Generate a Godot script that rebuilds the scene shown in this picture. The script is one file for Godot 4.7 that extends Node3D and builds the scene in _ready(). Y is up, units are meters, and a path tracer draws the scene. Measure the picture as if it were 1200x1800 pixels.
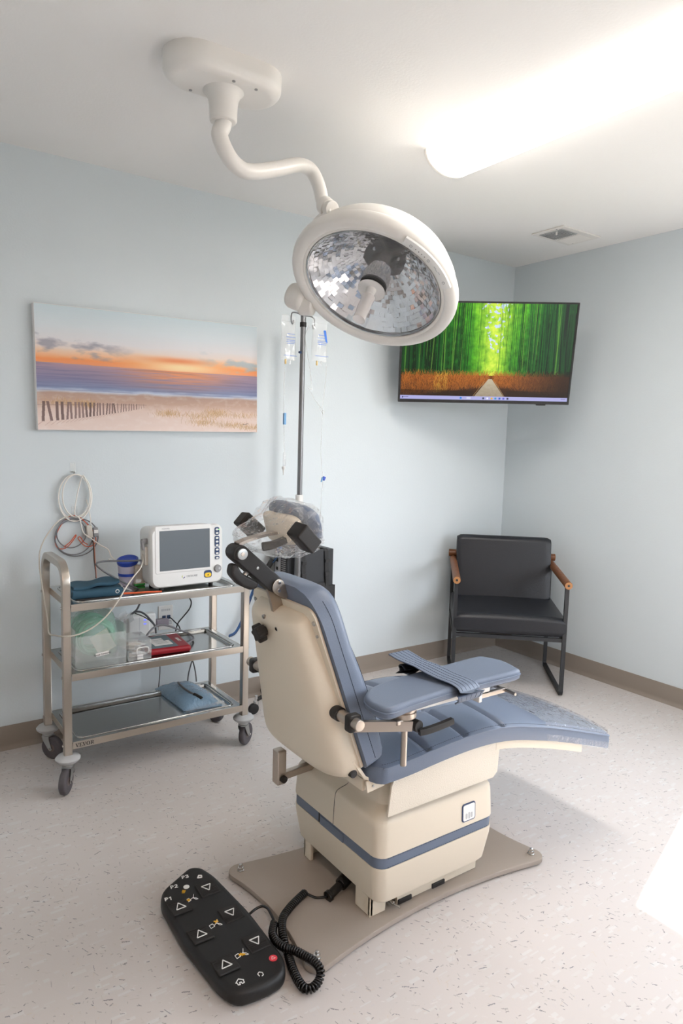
extends Node3D
# Outpatient procedure room: treatment chair, surgical light, instrument cart.
# World: y up; wall_back is z = 0, wall_right is x = 0, the room lies at x < 0, z > 0.

const CAM := Vector3(-3.461, 1.343, 3.075)
const FOCAL := 1218.24
var CB := Basis.from_euler(Vector3(deg_to_rad(-6.1238), deg_to_rad(-35.2738), deg_to_rad(1.64967)))
var M := {}
var taken := {}
var rng := RandomNumberGenerator.new()

# ------------------------------------------------------------------ pixel -> point on a known plane
func ray(x: float, y: float) -> Vector3:
	return CB * Vector3((x - 600.0) / FOCAL, -(y - 900.0) / FOCAL, -1.0)
func at_z(x: float, y: float, z: float) -> Vector3:
	var d := ray(x, y)
	return CAM + d * ((z - CAM.z) / d.z)
func at_y(x: float, y: float, h: float) -> Vector3:
	var d := ray(x, y)
	return CAM + d * ((h - CAM.y) / d.y)
func at_d(x: float, y: float, depth: float) -> Vector3:
	return CAM + ray(x, y) * depth

# ------------------------------------------------------------------ mesh builder
class MB:
	var v := PackedVector3Array()
	var t := PackedInt32Array()
	func tri(a: Vector3, b: Vector3, c: Vector3) -> void:
		var n := v.size()
		v.append(a); v.append(b); v.append(c)
		t.append(n); t.append(n + 1); t.append(n + 2)
	func quad(a: Vector3, b: Vector3, c: Vector3, d: Vector3) -> void:
		tri(a, b, c); tri(a, c, d)

func rings(mb: MB, rs: Array, cap := true, wrap := true, loop := false) -> MB:
	# rs: array of PackedVector3Array of equal size
	var m: int = rs[0].size()
	var base := mb.v.size()
	for r in rs:
		mb.v.append_array(r)
	var n := rs.size()
	for i in (n if loop else n - 1):
		var i2 := (i + 1) % n
		for j in (m if wrap else m - 1):
			var j2 := (j + 1) % m
			var a := base + i * m + j
			var b := base + i * m + j2
			var c := base + i2 * m + j2
			var d := base + i2 * m + j
			mb.t.append(a); mb.t.append(b); mb.t.append(c)
			mb.t.append(a); mb.t.append(c); mb.t.append(d)
	if cap and not loop:
		for e in [0, n - 1]:
			var mid := Vector3.ZERO
			for p in rs[e]:
				mid += p
			mid /= m
			var k := mb.v.size()
			mb.v.append(mid)
			for j in m:
				var a2 := base + int(e) * m + j
				var b2 := base + int(e) * m + (j + 1) % m
				if e == 0:
					mb.t.append(k); mb.t.append(b2); mb.t.append(a2)
				else:
					mb.t.append(k); mb.t.append(a2); mb.t.append(b2)
	return mb

func rbox(mb: MB, size: Vector3, r: float, xf := Transform3D.IDENTITY, k := 2) -> MB:
	var h := size * 0.5
	r = minf(r, minf(h.x, minf(h.y, h.z)) * 0.999)
	var inner := h - Vector3(r, r, r)
	for axis in 3:
		for s in [-1.0, 1.0]:
			var u := (axis + 1) % 3
			var w := (axis + 2) % 3
			var cu: Array = []
			var cw: Array = []
			for i in k + 1:
				var a := -1.0 + float(i) / k
				cu.append(-inner[u] + tan(a * PI / 4.0) * r); cw.append(-inner[w] + tan(a * PI / 4.0) * r)
			for i in k + 1:
				var a := float(i) / k
				cu.append(inner[u] + tan(a * PI / 4.0) * r); cw.append(inner[w] + tan(a * PI / 4.0) * r)
			var g: Array = []
			for a in cu:
				var row := PackedVector3Array()
				for b in cw:
					var p := Vector3.ZERO
					p[axis] = s * h[axis]; p[u] = a; p[w] = b
					var q := p.clamp(-inner, inner)
					var d := p - q
					p = q + d.normalized() * r if r > 0.0 else p
					row.append(xf * p)
				g.append(row)
			if s < 0.0:
				g.reverse()
			rings(mb, g, false, false)
	return mb

func bx(size: Vector3, r: float, at := Vector3.ZERO, k := 2, b := Basis.IDENTITY) -> MB:
	return rbox(MB.new(), size, r, Transform3D(b, at), k)

func lathe(mb: MB, prof: Array, xf := Transform3D.IDENTITY, n := 28) -> MB:
	# prof: Vector2(radius, height) from bottom to top
	var rs: Array = []
	for p in prof:
		var row := PackedVector3Array()
		for i in n:
			var a := TAU * i / n
			row.append(xf * Vector3(p.x * cos(a), p.y, p.x * sin(a)))
		rs.append(row)
	return rings(mb, rs, true)

func basis_to(dir: Vector3) -> Basis:
	# basis whose y axis is dir
	var y := dir.normalized()
	var h := Vector3.RIGHT if absf(y.x) < 0.9 else Vector3.BACK
	var x := y.cross(h).normalized()
	return Basis(x, y, x.cross(y))

func rod(mb: MB, a: Vector3, b: Vector3, r: float, n := 14, bev := 0.0) -> MB:
	var l := a.distance_to(b)
	var pr: Array = [Vector2(r, 0), Vector2(r, l)]
	if bev > 0.0:
		pr = [Vector2(r - bev, 0), Vector2(r - bev * 0.3, bev * 0.3), Vector2(r, bev), Vector2(r, l - bev), Vector2(r - bev * 0.3, l - bev * 0.3), Vector2(r - bev, l)]
	return lathe(mb, pr, Transform3D(basis_to(b - a), a), n)

func spl(p: Array, n := 6, loop := false) -> PackedVector3Array:
	var out := PackedVector3Array()
	var m := p.size()
	for i in (m if loop else m - 1):
		var a: Vector3 = p[(i - 1 + m) % m] if loop or i > 0 else p[0] * 2.0 - p[1]
		var b: Vector3 = p[i]
		var c: Vector3 = p[(i + 1) % m]
		var d: Vector3 = p[(i + 2) % m] if loop or i + 2 < m else p[m - 1] * 2.0 - p[m - 2]
		for k in n:
			out.append(b.cubic_interpolate(c, a, d, float(k) / n))
	if not loop:
		out.append(p[m - 1])
	return out

func frames(pts: PackedVector3Array, up := Vector3.ZERO) -> Array:
	var fs: Array = []
	var last := Vector3.ZERO
	for i in pts.size():
		var d := (pts[mini(i + 1, pts.size() - 1)] - pts[maxi(i - 1, 0)]).normalized()
		var x: Vector3
		if up != Vector3.ZERO:
			x = up.cross(d).normalized()
		elif i == 0:
			x = basis_to(d).x
		else:
			x = (last - d * last.dot(d)).normalized()
		last = x
		fs.append(Basis(x, d.cross(x).normalized(), d))
	return fs

func sweep(mb: MB, pts: PackedVector3Array, sec: Array, up := Vector3.ZERO, cap := true, scales := []) -> MB:
	var fs := frames(pts, up)
	var rs: Array = []
	for i in pts.size():
		var row := PackedVector3Array()
		var s: float = scales[i] if scales.size() > i else 1.0
		for q in sec:
			row.append(pts[i] + (fs[i].x * q.x + fs[i].y * q.y) * s)
		rs.append(row)
	return rings(mb, rs, cap)

func tube(mb: MB, pts: PackedVector3Array, r: float, n := 8, cap := true) -> MB:
	var sec: Array = []
	for i in n:
		sec.append(Vector2(cos(TAU * i / n), sin(TAU * i / n)) * r)
	return sweep(mb, pts, sec, Vector3.ZERO, cap)

func rr(w: float, h: float, r: float, k := 4) -> PackedVector2Array:
	var out := PackedVector2Array()
	for c in [[1, 1, 0.0], [-1, 1, 0.25], [-1, -1, 0.5], [1, -1, 0.75]]:
		for i in k + 1:
			var a: float = TAU * (c[2] + 0.25 * i / k)
			out.append(Vector2(c[0] * (w * 0.5 - r) + cos(a) * r, c[1] * (h * 0.5 - r) + sin(a) * r))
	return out

func rounded(poly: Array, rad: float, k := 5) -> PackedVector2Array:
	# round the corners of a polygon
	var out := PackedVector2Array()
	var n := poly.size()
	for i in n:
		var p: Vector2 = poly[i]
		var a: Vector2 = poly[(i - 1 + n) % n] - p
		var b: Vector2 = poly[(i + 1) % n] - p
		var r := minf(rad, minf(a.length(), b.length()) * 0.45)
		var s := p + a.normalized() * r
		var e := p + b.normalized() * r
		for j in k + 1:
			var u := float(j) / k
			out.append(s.lerp(p, u).lerp(p.lerp(e, u), u))
	return out

func prism(mb: MB, poly: PackedVector2Array, depth: float, bev := 0.0, xf := Transform3D.IDENTITY, k := 2, both := true) -> MB:
	# polygon in local xy, extruded along +z from 0 to depth, both rims rounded by bev
	var n := poly.size()
	if Geometry2D.is_polygon_clockwise(poly):
		poly.reverse()
	var nor := PackedVector2Array()
	for i in n:
		var e1 := (poly[i] - poly[(i - 1 + n) % n]).normalized()
		var e2 := (poly[(i + 1) % n] - poly[i]).normalized()
		var q := Vector2(-(e1.y + e2.y), e1.x + e2.x)
		q = q.normalized() if q.length() > 0.001 else Vector2(-e1.y, e1.x)
		nor.append(q / maxf(0.5, q.dot(Vector2(-e1.y, e1.x))))
	var st: Array = []
	if bev > 0.0 and both:
		for i in k + 1:
			var a := PI * 0.5 * i / k
			st.append([bev * (1.0 - sin(a)), bev * (1.0 - cos(a))])
	else:
		st.append([0.0, 0.0])
	if bev > 0.0:
		for i in k + 1:
			var a := PI * 0.5 * i / k
			st.append([bev * (1.0 - cos(a)), depth - bev * (1.0 - sin(a))])
	else:
		st.append([0.0, depth])
	var rs: Array = []
	for s in st:
		var row := PackedVector3Array()
		for i in n:
			var p: Vector2 = poly[i] + nor[i] * float(s[0])
			row.append(xf * Vector3(p.x, p.y, s[1]))
		rs.append(row)
	rings(mb, rs, false)
	for e in [0, st.size() - 1]:
		var q2 := PackedVector2Array()
		for i in n:
			q2.append(poly[i] + nor[i] * st[e][0])
		var tr := Geometry2D.triangulate_polygon(q2)
		if tr.is_empty():
			tr = Geometry2D.triangulate_polygon(poly)
		var fwd := true
		if tr.size() >= 3:
			fwd = (q2[tr[1]] - q2[tr[0]]).cross(q2[tr[2]] - q2[tr[0]]) > 0.0
		if e == 0:
			fwd = not fwd
		for i in range(0, tr.size(), 3):
			var a: Vector3 = rs[e][tr[i]]
			var b: Vector3 = rs[e][tr[i + 1]]
			var c: Vector3 = rs[e][tr[i + 2]]
			if fwd:
				mb.tri(a, b, c)
			else:
				mb.tri(a, c, b)
	return mb

func flip_if(mb: MB) -> void:
	# front faces run clockwise: signed volume of a closed mesh must be negative
	var vol := 0.0
	for i in range(0, mb.t.size(), 3):
		vol += mb.v[mb.t[i]].dot(mb.v[mb.t[i + 1]].cross(mb.v[mb.t[i + 2]]))
	if vol > 0.0:
		for i in range(0, mb.t.size(), 3):
			var q := mb.t[i + 1]
			mb.t[i + 1] = mb.t[i + 2]
			mb.t[i + 2] = q

func mesh_of(mb: MB, crease := 38.0, closed := true, uvf = null) -> ArrayMesh:
	if closed:
		flip_if(mb)
	var nt := mb.t.size() / 3
	var fn := PackedVector3Array()
	var good := PackedInt32Array()
	for i in nt:
		var a := mb.v[mb.t[i * 3]]
		var n := (mb.v[mb.t[i * 3 + 2]] - a).cross(mb.v[mb.t[i * 3 + 1]] - a)
		fn.append(n)
		if n.length_squared() > 1e-20:
			good.append(i)
	var keys := PackedInt32Array()
	keys.resize(mb.v.size())
	var dict := {}
	for i in mb.v.size():
		var q := Vector3i((mb.v[i] * 20000.0).round())
		var id: int = dict.get(q, -1)
		if id < 0:
			id = dict.size()
			dict[q] = id
		keys[i] = id
	var touch: Array = []
	touch.resize(dict.size())
	for i in good:
		for c in 3:
			var k := keys[mb.t[i * 3 + c]]
			if touch[k] == null:
				touch[k] = PackedInt32Array([i])
			else:
				touch[k].append(i)
	var ov := PackedVector3Array()
	var on := PackedVector3Array()
	var ou := PackedVector2Array()
	var cc := cos(deg_to_rad(crease))
	for i in good:
		var me := fn[i].normalized()
		for c in 3:
			var p := mb.v[mb.t[i * 3 + c]]
			var s := Vector3.ZERO
			for j in touch[keys[mb.t[i * 3 + c]]]:
				if fn[j].normalized().dot(me) > cc:
					s += fn[j]
			ov.append(p)
			on.append(s.normalized() if s.length_squared() > 1e-24 else me)
			if uvf != null:
				ou.append(uvf.call(p))
	var arr: Array = []
	arr.resize(Mesh.ARRAY_MAX)
	arr[Mesh.ARRAY_VERTEX] = ov
	arr[Mesh.ARRAY_NORMAL] = on
	if uvf != null:
		arr[Mesh.ARRAY_TEX_UV] = ou
	var am := ArrayMesh.new()
	am.add_surface_from_arrays(Mesh.PRIMITIVE_TRIANGLES, arr)
	return am

# ------------------------------------------------------------------ nodes
func numbered(called: String) -> String:
	var n: int = taken.get(called, 0)
	taken[called] = n + 1
	return called if n == 0 else "%s_%03d" % [called, n]

func obj(called: String, mb: MB, m: Material, parent: Node = null, crease := 38.0, closed := true, uvf = null) -> MeshInstance3D:
	var o := MeshInstance3D.new()
	o.mesh = mesh_of(mb, crease, closed, uvf)
	o.material_override = m
	o.cast_shadow = GeometryInstance3D.SHADOW_CASTING_SETTING_ON
	if parent == null:
		o.name = numbered(called)
		add_child(o)
	else:
		o.name = called
		parent.add_child(o, true)
	return o

func again(o: MeshInstance3D, parent: Node, xf: Transform3D) -> MeshInstance3D:
	# another part with the same mesh and material
	var c := MeshInstance3D.new()
	c.mesh = o.mesh
	c.material_override = o.material_override
	c.name = String(o.name)
	parent.add_child(c, true)
	c.transform = xf
	return c

func thing(called: String, label: String, category: String, at := Vector3.ZERO, group := "") -> Node3D:
	var o := Node3D.new()
	o.name = numbered(called)
	add_child(o)
	o.position = at
	tag(o, label, category, group)
	return o

func tag(o: Node, label: String, category := "", group := "", kind := "") -> Node:
	if label: o.set_meta("label", label)
	if category: o.set_meta("category", category)
	if group: o.set_meta("group", group)
	if kind: o.set_meta("kind", kind)
	return o

func struct(called: String, mb: MB, m: Material, label := "") -> MeshInstance3D:
	var o := obj(called, mb, m)
	tag(o, label, "", "", "structure")
	return o

func text(s: String, size: float, m: Material, parent: Node, xf: Transform3D, called := "lettering", bold := false, serif := false) -> MeshInstance3D:
	var tm := TextMesh.new()
	var f := SystemFont.new()
	f.font_names = PackedStringArray(["Droid Serif" if serif else "Droid Sans"])
	f.font_weight = 700 if bold else 400
	tm.font = f
	tm.text = s
	tm.font_size = 64
	tm.pixel_size = size / 64.0
	tm.depth = 0.0006
	tm.curve_step = 2.0
	var o := MeshInstance3D.new()
	o.mesh = tm
	o.material_override = m
	o.name = called
	parent.add_child(o, true)
	o.transform = xf
	return o

# ------------------------------------------------------------------ materials
func noise_tex(freq: float, lo: Color, hi: Color, size := 256, octaves := 4, normal := false, strength := 4.0) -> NoiseTexture2D:
	var n := FastNoiseLite.new()
	n.noise_type = FastNoiseLite.TYPE_SIMPLEX_SMOOTH
	n.frequency = freq
	n.fractal_octaves = octaves
	n.seed = 7
	var t := NoiseTexture2D.new()
	t.noise = n
	t.width = size
	t.height = size
	t.seamless = true
	if normal:
		t.as_normal_map = true
		t.bump_strength = strength
	else:
		var g := Gradient.new()
		g.set_color(0, lo)
		g.set_color(1, hi)
		t.color_ramp = g
	return t

func mat(called: String, c: Color, rough := 0.5, metal := 0.0, spec := 0.5) -> StandardMaterial3D:
	var m := StandardMaterial3D.new()
	m.resource_name = called
	m.albedo_color = c
	m.roughness = rough
	m.metallic = metal
	m.metallic_specular = spec
	M[called] = m
	return m

func grain(m: StandardMaterial3D, t: Texture2D, scale: float, strength := 0.3) -> void:
	m.normal_enabled = true
	m.normal_texture = t
	m.normal_scale = strength
	m.uv1_triplanar = true
	m.uv1_world_triplanar = true
	m.uv1_scale = Vector3.ONE * scale

func glassy(called: String, c: Color, alpha: float, rough := 0.05) -> StandardMaterial3D:
	var m := mat(called, Color(c, alpha), rough)
	m.transparency = BaseMaterial3D.TRANSPARENCY_ALPHA
	m.cull_mode = BaseMaterial3D.CULL_DISABLED
	return m

func rgb(r: int, g: int, b: int) -> Color:
	return Color(r / 255.0, g / 255.0, b / 255.0)

func floor_texture() -> ImageTexture:
	var n := 2048
	var im := Image.create(n, n, false, Image.FORMAT_RGB8)
	im.fill(rgb(206, 200, 197))
	var cols := [rgb(176, 172, 170), rgb(150, 146, 146), rgb(196, 190, 184), rgb(128, 128, 134), rgb(202, 198, 198), rgb(206, 196, 186), rgb(214, 210, 208), rgb(112, 110, 114)]
	# mottling of the vinyl
	for i in 2600:
		var c := Color(0.812, 0.796, 0.784).lerp(Color(0.83, 0.822, 0.816), rng.randf())
		var w := rng.randi_range(8, 40)
		im.fill_rect(Rect2i(rng.randi_range(0, n - w), rng.randi_range(0, n - 12), w, rng.randi_range(3, 12)), c)
	for i in 11000:
		var u := rng.randf()
		var c: Color = cols[rng.randi_range(0, 6)] if u < 0.90 else cols[7]
		var l := rng.randf_range(2.0, 10.0) if rng.randf() < 0.84 else rng.randf_range(9.0, 22.0)
		var wd := rng.randf_range(1.0, 3.0)
		var a := rng.randfn(0.75, 0.7)
		var p := Vector2(rng.randf() * n, rng.randf() * n)
		var d := Vector2(cos(a), sin(a))
		for s in int(l) + 1:
			var q := p + d * s + Vector2(0, rng.randf_range(-0.7, 0.7))
			for w in int(wd) + (1 if rng.randf() < 0.4 else 0):
				im.set_pixel(posmod(int(q.x), n), posmod(int(q.y) + w, n), c)
	return ImageTexture.create_from_image(im)

func blend_line(im: Image, a: Vector2, b: Vector2, w: float, c: Color, alpha := 1.0) -> void:
	var n := int(a.distance_to(b)) + 1
	var iw := im.get_width()
	var ih := im.get_height()
	for s in n + 1:
		var q := a.lerp(b, float(s) / n)
		for dx in range(-int(w), int(w) + 1):
			var x := int(q.x) + dx
			var y := int(q.y)
			if x >= 0 and y >= 0 and x < iw and y < ih:
				im.set_pixel(x, y, im.get_pixel(x, y).lerp(c, alpha))

func ramp(stops: Array, u: float) -> Color:
	for i in range(1, stops.size()):
		if u <= stops[i][0]:
			var a: Array = stops[i - 1]
			return (a[1] as Color).lerp(stops[i][1], clampf((u - a[0]) / (stops[i][0] - a[0]), 0.0, 1.0))
	return stops[-1][1]

func beach_texture() -> ImageTexture:
	var w := 800
	var h := 400
	var im := Image.create(w, h, false, Image.FORMAT_RGB8)
	var n := FastNoiseLite.new()
	n.seed = 3
	n.frequency = 0.008
	n.fractal_octaves = 5
	var sky := [[0.0, rgb(198, 216, 224)], [0.16, rgb(214, 224, 230)], [0.27, rgb(226, 224, 226)], [0.33, rgb(234, 216, 206)], [0.375, rgb(242, 192, 150)], [0.42, rgb(246, 146, 84)], [0.455, rgb(242, 150, 98)]]
	var sea := [[0.455, rgb(176, 140, 150)], [0.5, rgb(150, 132, 156)], [0.58, rgb(126, 122, 156)], [0.65, rgb(120, 134, 172)], [0.675, rgb(192, 202, 220)], [0.70, rgb(176, 146, 130)], [0.76, rgb(190, 156, 138)], [0.83, rgb(224, 200, 188)], [1.0, rgb(236, 214, 204)]]
	for y in h:
		for x in w:
			var u := float(x) / w
			var t := float(y) / h
			var c: Color
			var hor := 0.455 + 0.012 * sin(u * 2.0)
			if t < hor:
				c = ramp(sky, t + 0.02 * n.get_noise_2d(x * 0.5, y * 2.0))
				var cl := n.get_noise_2d(x * 0.9, y * 2.6 + 300.0)
				if u < 0.42 and t > 0.2:
					c = c.lerp(rgb(140, 140, 156), clampf((cl + 0.30 - absf(t - 0.31 - u * 0.10) * 7.0) * 1.6, 0.0, 0.75) * clampf((0.42 - u) * 6.0, 0, 1))
				if u > 0.68 and t > 0.24:
					c = c.lerp(rgb(160, 182, 194), clampf((cl + 0.34 - absf(t - 0.37) * 6.0) * 1.8, 0.0, 0.8) * clampf((u - 0.68) * 7.0, 0, 1))
				var g := exp(-pow((u - 0.62) * 5.5, 2) - pow((t - 0.43) * 17.0, 2))
				c = c.lerp(rgb(255, 226, 170), g)
				c = c.lerp(rgb(236, 116, 66), 0.7 * exp(-pow((u - 0.6) * 7.0, 2) - pow((t - 0.375) * 40.0, 2)))
			else:
				c = ramp(sea, t + 0.012 * n.get_noise_2d(x, y * 3.0))
				if t < 0.68:
					var st := n.get_noise_2d(x * 0.35, y * 14.0)
					var g2 := exp(-pow((u - 0.6) * 4.2, 2)) * clampf((0.66 - t) * 7.0, 0.0, 1.0)
					c = c.lerp(rgb(248, 150, 92), clampf(g2 * (0.85 + st * 1.5), 0, 1))
					c = c.lerp(rgb(96, 100, 138), clampf(st * 1.2, 0, 0.4))
				else:
					c = c.lightened(clampf(n.get_noise_2d(x * 3.0, y * 5.0) * 0.25, 0, 0.2))
			im.set_pixel(x, y, c.lerp(rgb(236, 230, 228), 0.14))
	for i in 1500:
		var cx: float = [0.10, 0.2, 0.55, 0.7, 0.78, 0.9, 0.72, 0.86, 0.96][i % 9]
		var cy: float = [0.79, 0.80, 0.86, 0.87, 0.84, 0.86, 0.93, 0.95, 0.97][i % 9]
		var sp: float = [0.05, 0.02, 0.03, 0.05, 0.03, 0.08, 0.04, 0.05, 0.04][i % 9]
		var p := Vector2((cx + rng.randfn(0, sp)) * w, (cy + rng.randfn(0, 0.012)) * h)
		var c2 := rgb(206, 160, 112).lerp(rgb(236, 206, 168), rng.randf())
		blend_line(im, p, p + Vector2(rng.randfn(0, 7), -rng.randf_range(6, 20)), 0, c2.darkened(rng.randf() * 0.2), 0.6)
	for i in 30:
		var u2 := float(i) / 30.0
		var x2 := (0.02 + 0.43 * pow(u2, 0.75)) * w
		var bt := (0.93 - 0.13 * u2) * h
		var ht := (0.16 - 0.13 * u2) * h
		var c3 := rgb(112, 94, 92).lerp(rgb(150, 126, 122), rng.randf())
		var ww := 4.5 - 4.0 * u2
		blend_line(im, Vector2(x2 + rng.randfn(0, 5.0 - 4.0 * u2), bt - ht), Vector2(x2, bt), ww, c3, 0.9)
		blend_line(im, Vector2(x2, bt), Vector2(x2 - 22.0 * (1.0 - u2), bt + 16.0 * (1.0 - u2)), 2.0 - 1.6 * u2, rgb(206, 178, 170), 0.5)
	blend_line(im, Vector2(0.0, 0.80 * h), Vector2(0.45 * w, 0.775 * h), 0, rgb(140, 118, 114), 0.8)
	blend_line(im, Vector2(0.925 * w, 0.93 * h), Vector2(0.95 * w, 0.92 * h), 1, rgb(70, 62, 60), 0.8)
	return ImageTexture.create_from_image(im)

func bamboo_texture() -> ImageTexture:
	var w := 896
	var h := 504
	var im := Image.create(w, h, false, Image.FORMAT_RGB8)
	var n := FastNoiseLite.new()
	n.seed = 11
	n.frequency = 0.01
	n.fractal_octaves = 4
	for y in h:
		for x in w:
			var u := float(x) / w
			var t := float(y) / h
			var dx := absf(u - 0.54 + 0.03 * n.get_noise_2d(y * 1.0, 5.0))
			var g := exp(-pow(dx * (3.4 + 5.0 * t), 2))
			var leaf := n.get_noise_2d(x * 2.2, y * 2.2) * 0.5 + 0.5
			var c := rgb(8, 40, 16).lerp(rgb(34, 150, 34), clampf(leaf * 1.1 - dx * 0.9 - t * 0.35 + 0.1, 0, 1))
			c = c.lerp(rgb(110, 214, 36), clampf(g * (0.55 + leaf * 0.6), 0, 1))
			c = c.lerp(rgb(226, 246, 84), clampf(exp(-pow(dx * (9.0 + 7.0 * t), 2)) * (0.3 + leaf), 0, 1))
			if t < 0.5 and n.get_noise_2d(x * 3.0 + 900.0, y * 3.0) > 0.22 and dx < 0.07 * (1.2 - t * 1.6):
				c = rgb(206, 224, 252)
			if t > 0.74:
				c = rgb(96, 52, 22).lerp(rgb(40, 24, 14), clampf((t - 0.78) * 5.0, 0, 1))
			if u > 0.72 and t > 0.1:
				c = c.darkened(clampf((u - 0.72) * 1.6, 0, 0.4))
			im.set_pixel(x, y, c)
	for i in 330:
		var side := -1.0 if rng.randf() < 0.5 else 1.0
		var d := pow(rng.randf(), 0.85) * 0.56 + 0.02
		var x0 := (0.54 + side * d * (0.9 if side > 0.0 else 1.0)) * w
		var top := Vector2(x0 - side * rng.randf_range(-10, 26) * d * 2.0, 0)
		var bot := Vector2(x0, h * (0.72 - 0.04 * rng.randf()))
		var c2 := rgb(12, 58, 26).lerp(rgb(44, 150, 44), rng.randf() * clampf(1.25 - d * 2.0, 0.1, 1.0))
		if rng.randf() < 0.12:
			c2 = rgb(150, 190, 70).lerp(rgb(40, 120, 40), d)
		if rng.randf() < 0.25:
			c2 = rgb(6, 24, 14)
		blend_line(im, top, bot, maxf(0.0, d * 7.0 - 0.6 + rng.randf()), c2, 0.72)
	for i in 5200:
		var u2 := rng.randf()
		var e := absf(u2 - 0.535)
		if e < 0.012:
			continue
		var yy := 0.71 + 0.24 * rng.randf() * (0.5 + e)
		var c3 := rgb(150, 78, 26).lerp(rgb(226, 138, 50), rng.randf())
		if u2 > 0.66:
			c3 = c3.darkened(clampf((u2 - 0.62) * 1.9, 0, 0.72))
		if u2 > 0.2 and u2 < 0.28 and rng.randf() < 0.4:
			c3 = rgb(246, 190, 70)
		var p := Vector2(u2 * w, yy * h + 14.0)
		blend_line(im, p, p + Vector2(rng.randfn(0, 10), -rng.randf_range(8, 34)), 0, c3.darkened(0.25 * (yy - 0.7) / 0.24), 0.85)
	for y in range(int(0.775 * h), h):
		var t := (float(y) / h - 0.775) / 0.225
		var hw := (0.008 + 0.095 * t) * w
		for x in range(int(0.53 * w - hw), int(0.535 * w + hw)):
			im.set_pixel(x, y, rgb(196, 184, 158).lerp(rgb(150, 136, 116), t).lightened(0.1 * n.get_noise_2d(x * 4.0, y * 6.0)))
	for y in range(int(0.9 * h), h):
		for x in w:
			if absf(float(x) / w - 0.535) > 0.10:
				im.set_pixel(x, y, im.get_pixel(x, y).lerp(rgb(34, 22, 14), 0.45))
	blend_line(im, Vector2(0.56 * w, 0.80 * h), Vector2(0.64 * w, h), 1, rgb(172, 140, 92), 0.9)
	blend_line(im, Vector2(0.50 * w, 0.80 * h), Vector2(0.42 * w, h), 1, rgb(172, 140, 92), 0.9)
	im.fill_rect(Rect2i(0, h - 20, w, 20), rgb(176, 176, 226))
	var ic := [rgb(50, 130, 220), rgb(210, 214, 236), rgb(60, 70, 90), rgb(236, 240, 250), rgb(230, 180, 60), rgb(40, 150, 200), rgb(40, 90, 190), rgb(90, 90, 200), rgb(50, 54, 80)]
	for i in 9:
		im.fill_rect(Rect2i(int(w * ([0.36, 0.40, 0.495, 0.52, 0.545, 0.568, 0.592, 0.615, 0.64][i])), h - 15, 22 if i == 1 else 10, 10), ic[i])
	im.fill_rect(Rect2i(10, h - 14, 34, 3), rgb(90, 90, 130))
	im.fill_rect(Rect2i(w - 34, h - 14, 24, 3), rgb(120, 120, 160))
	im.fill_rect(Rect2i(10, h - 15, 6, 9), rgb(60, 60, 100))
	return ImageTexture.create_from_image(im)

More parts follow.
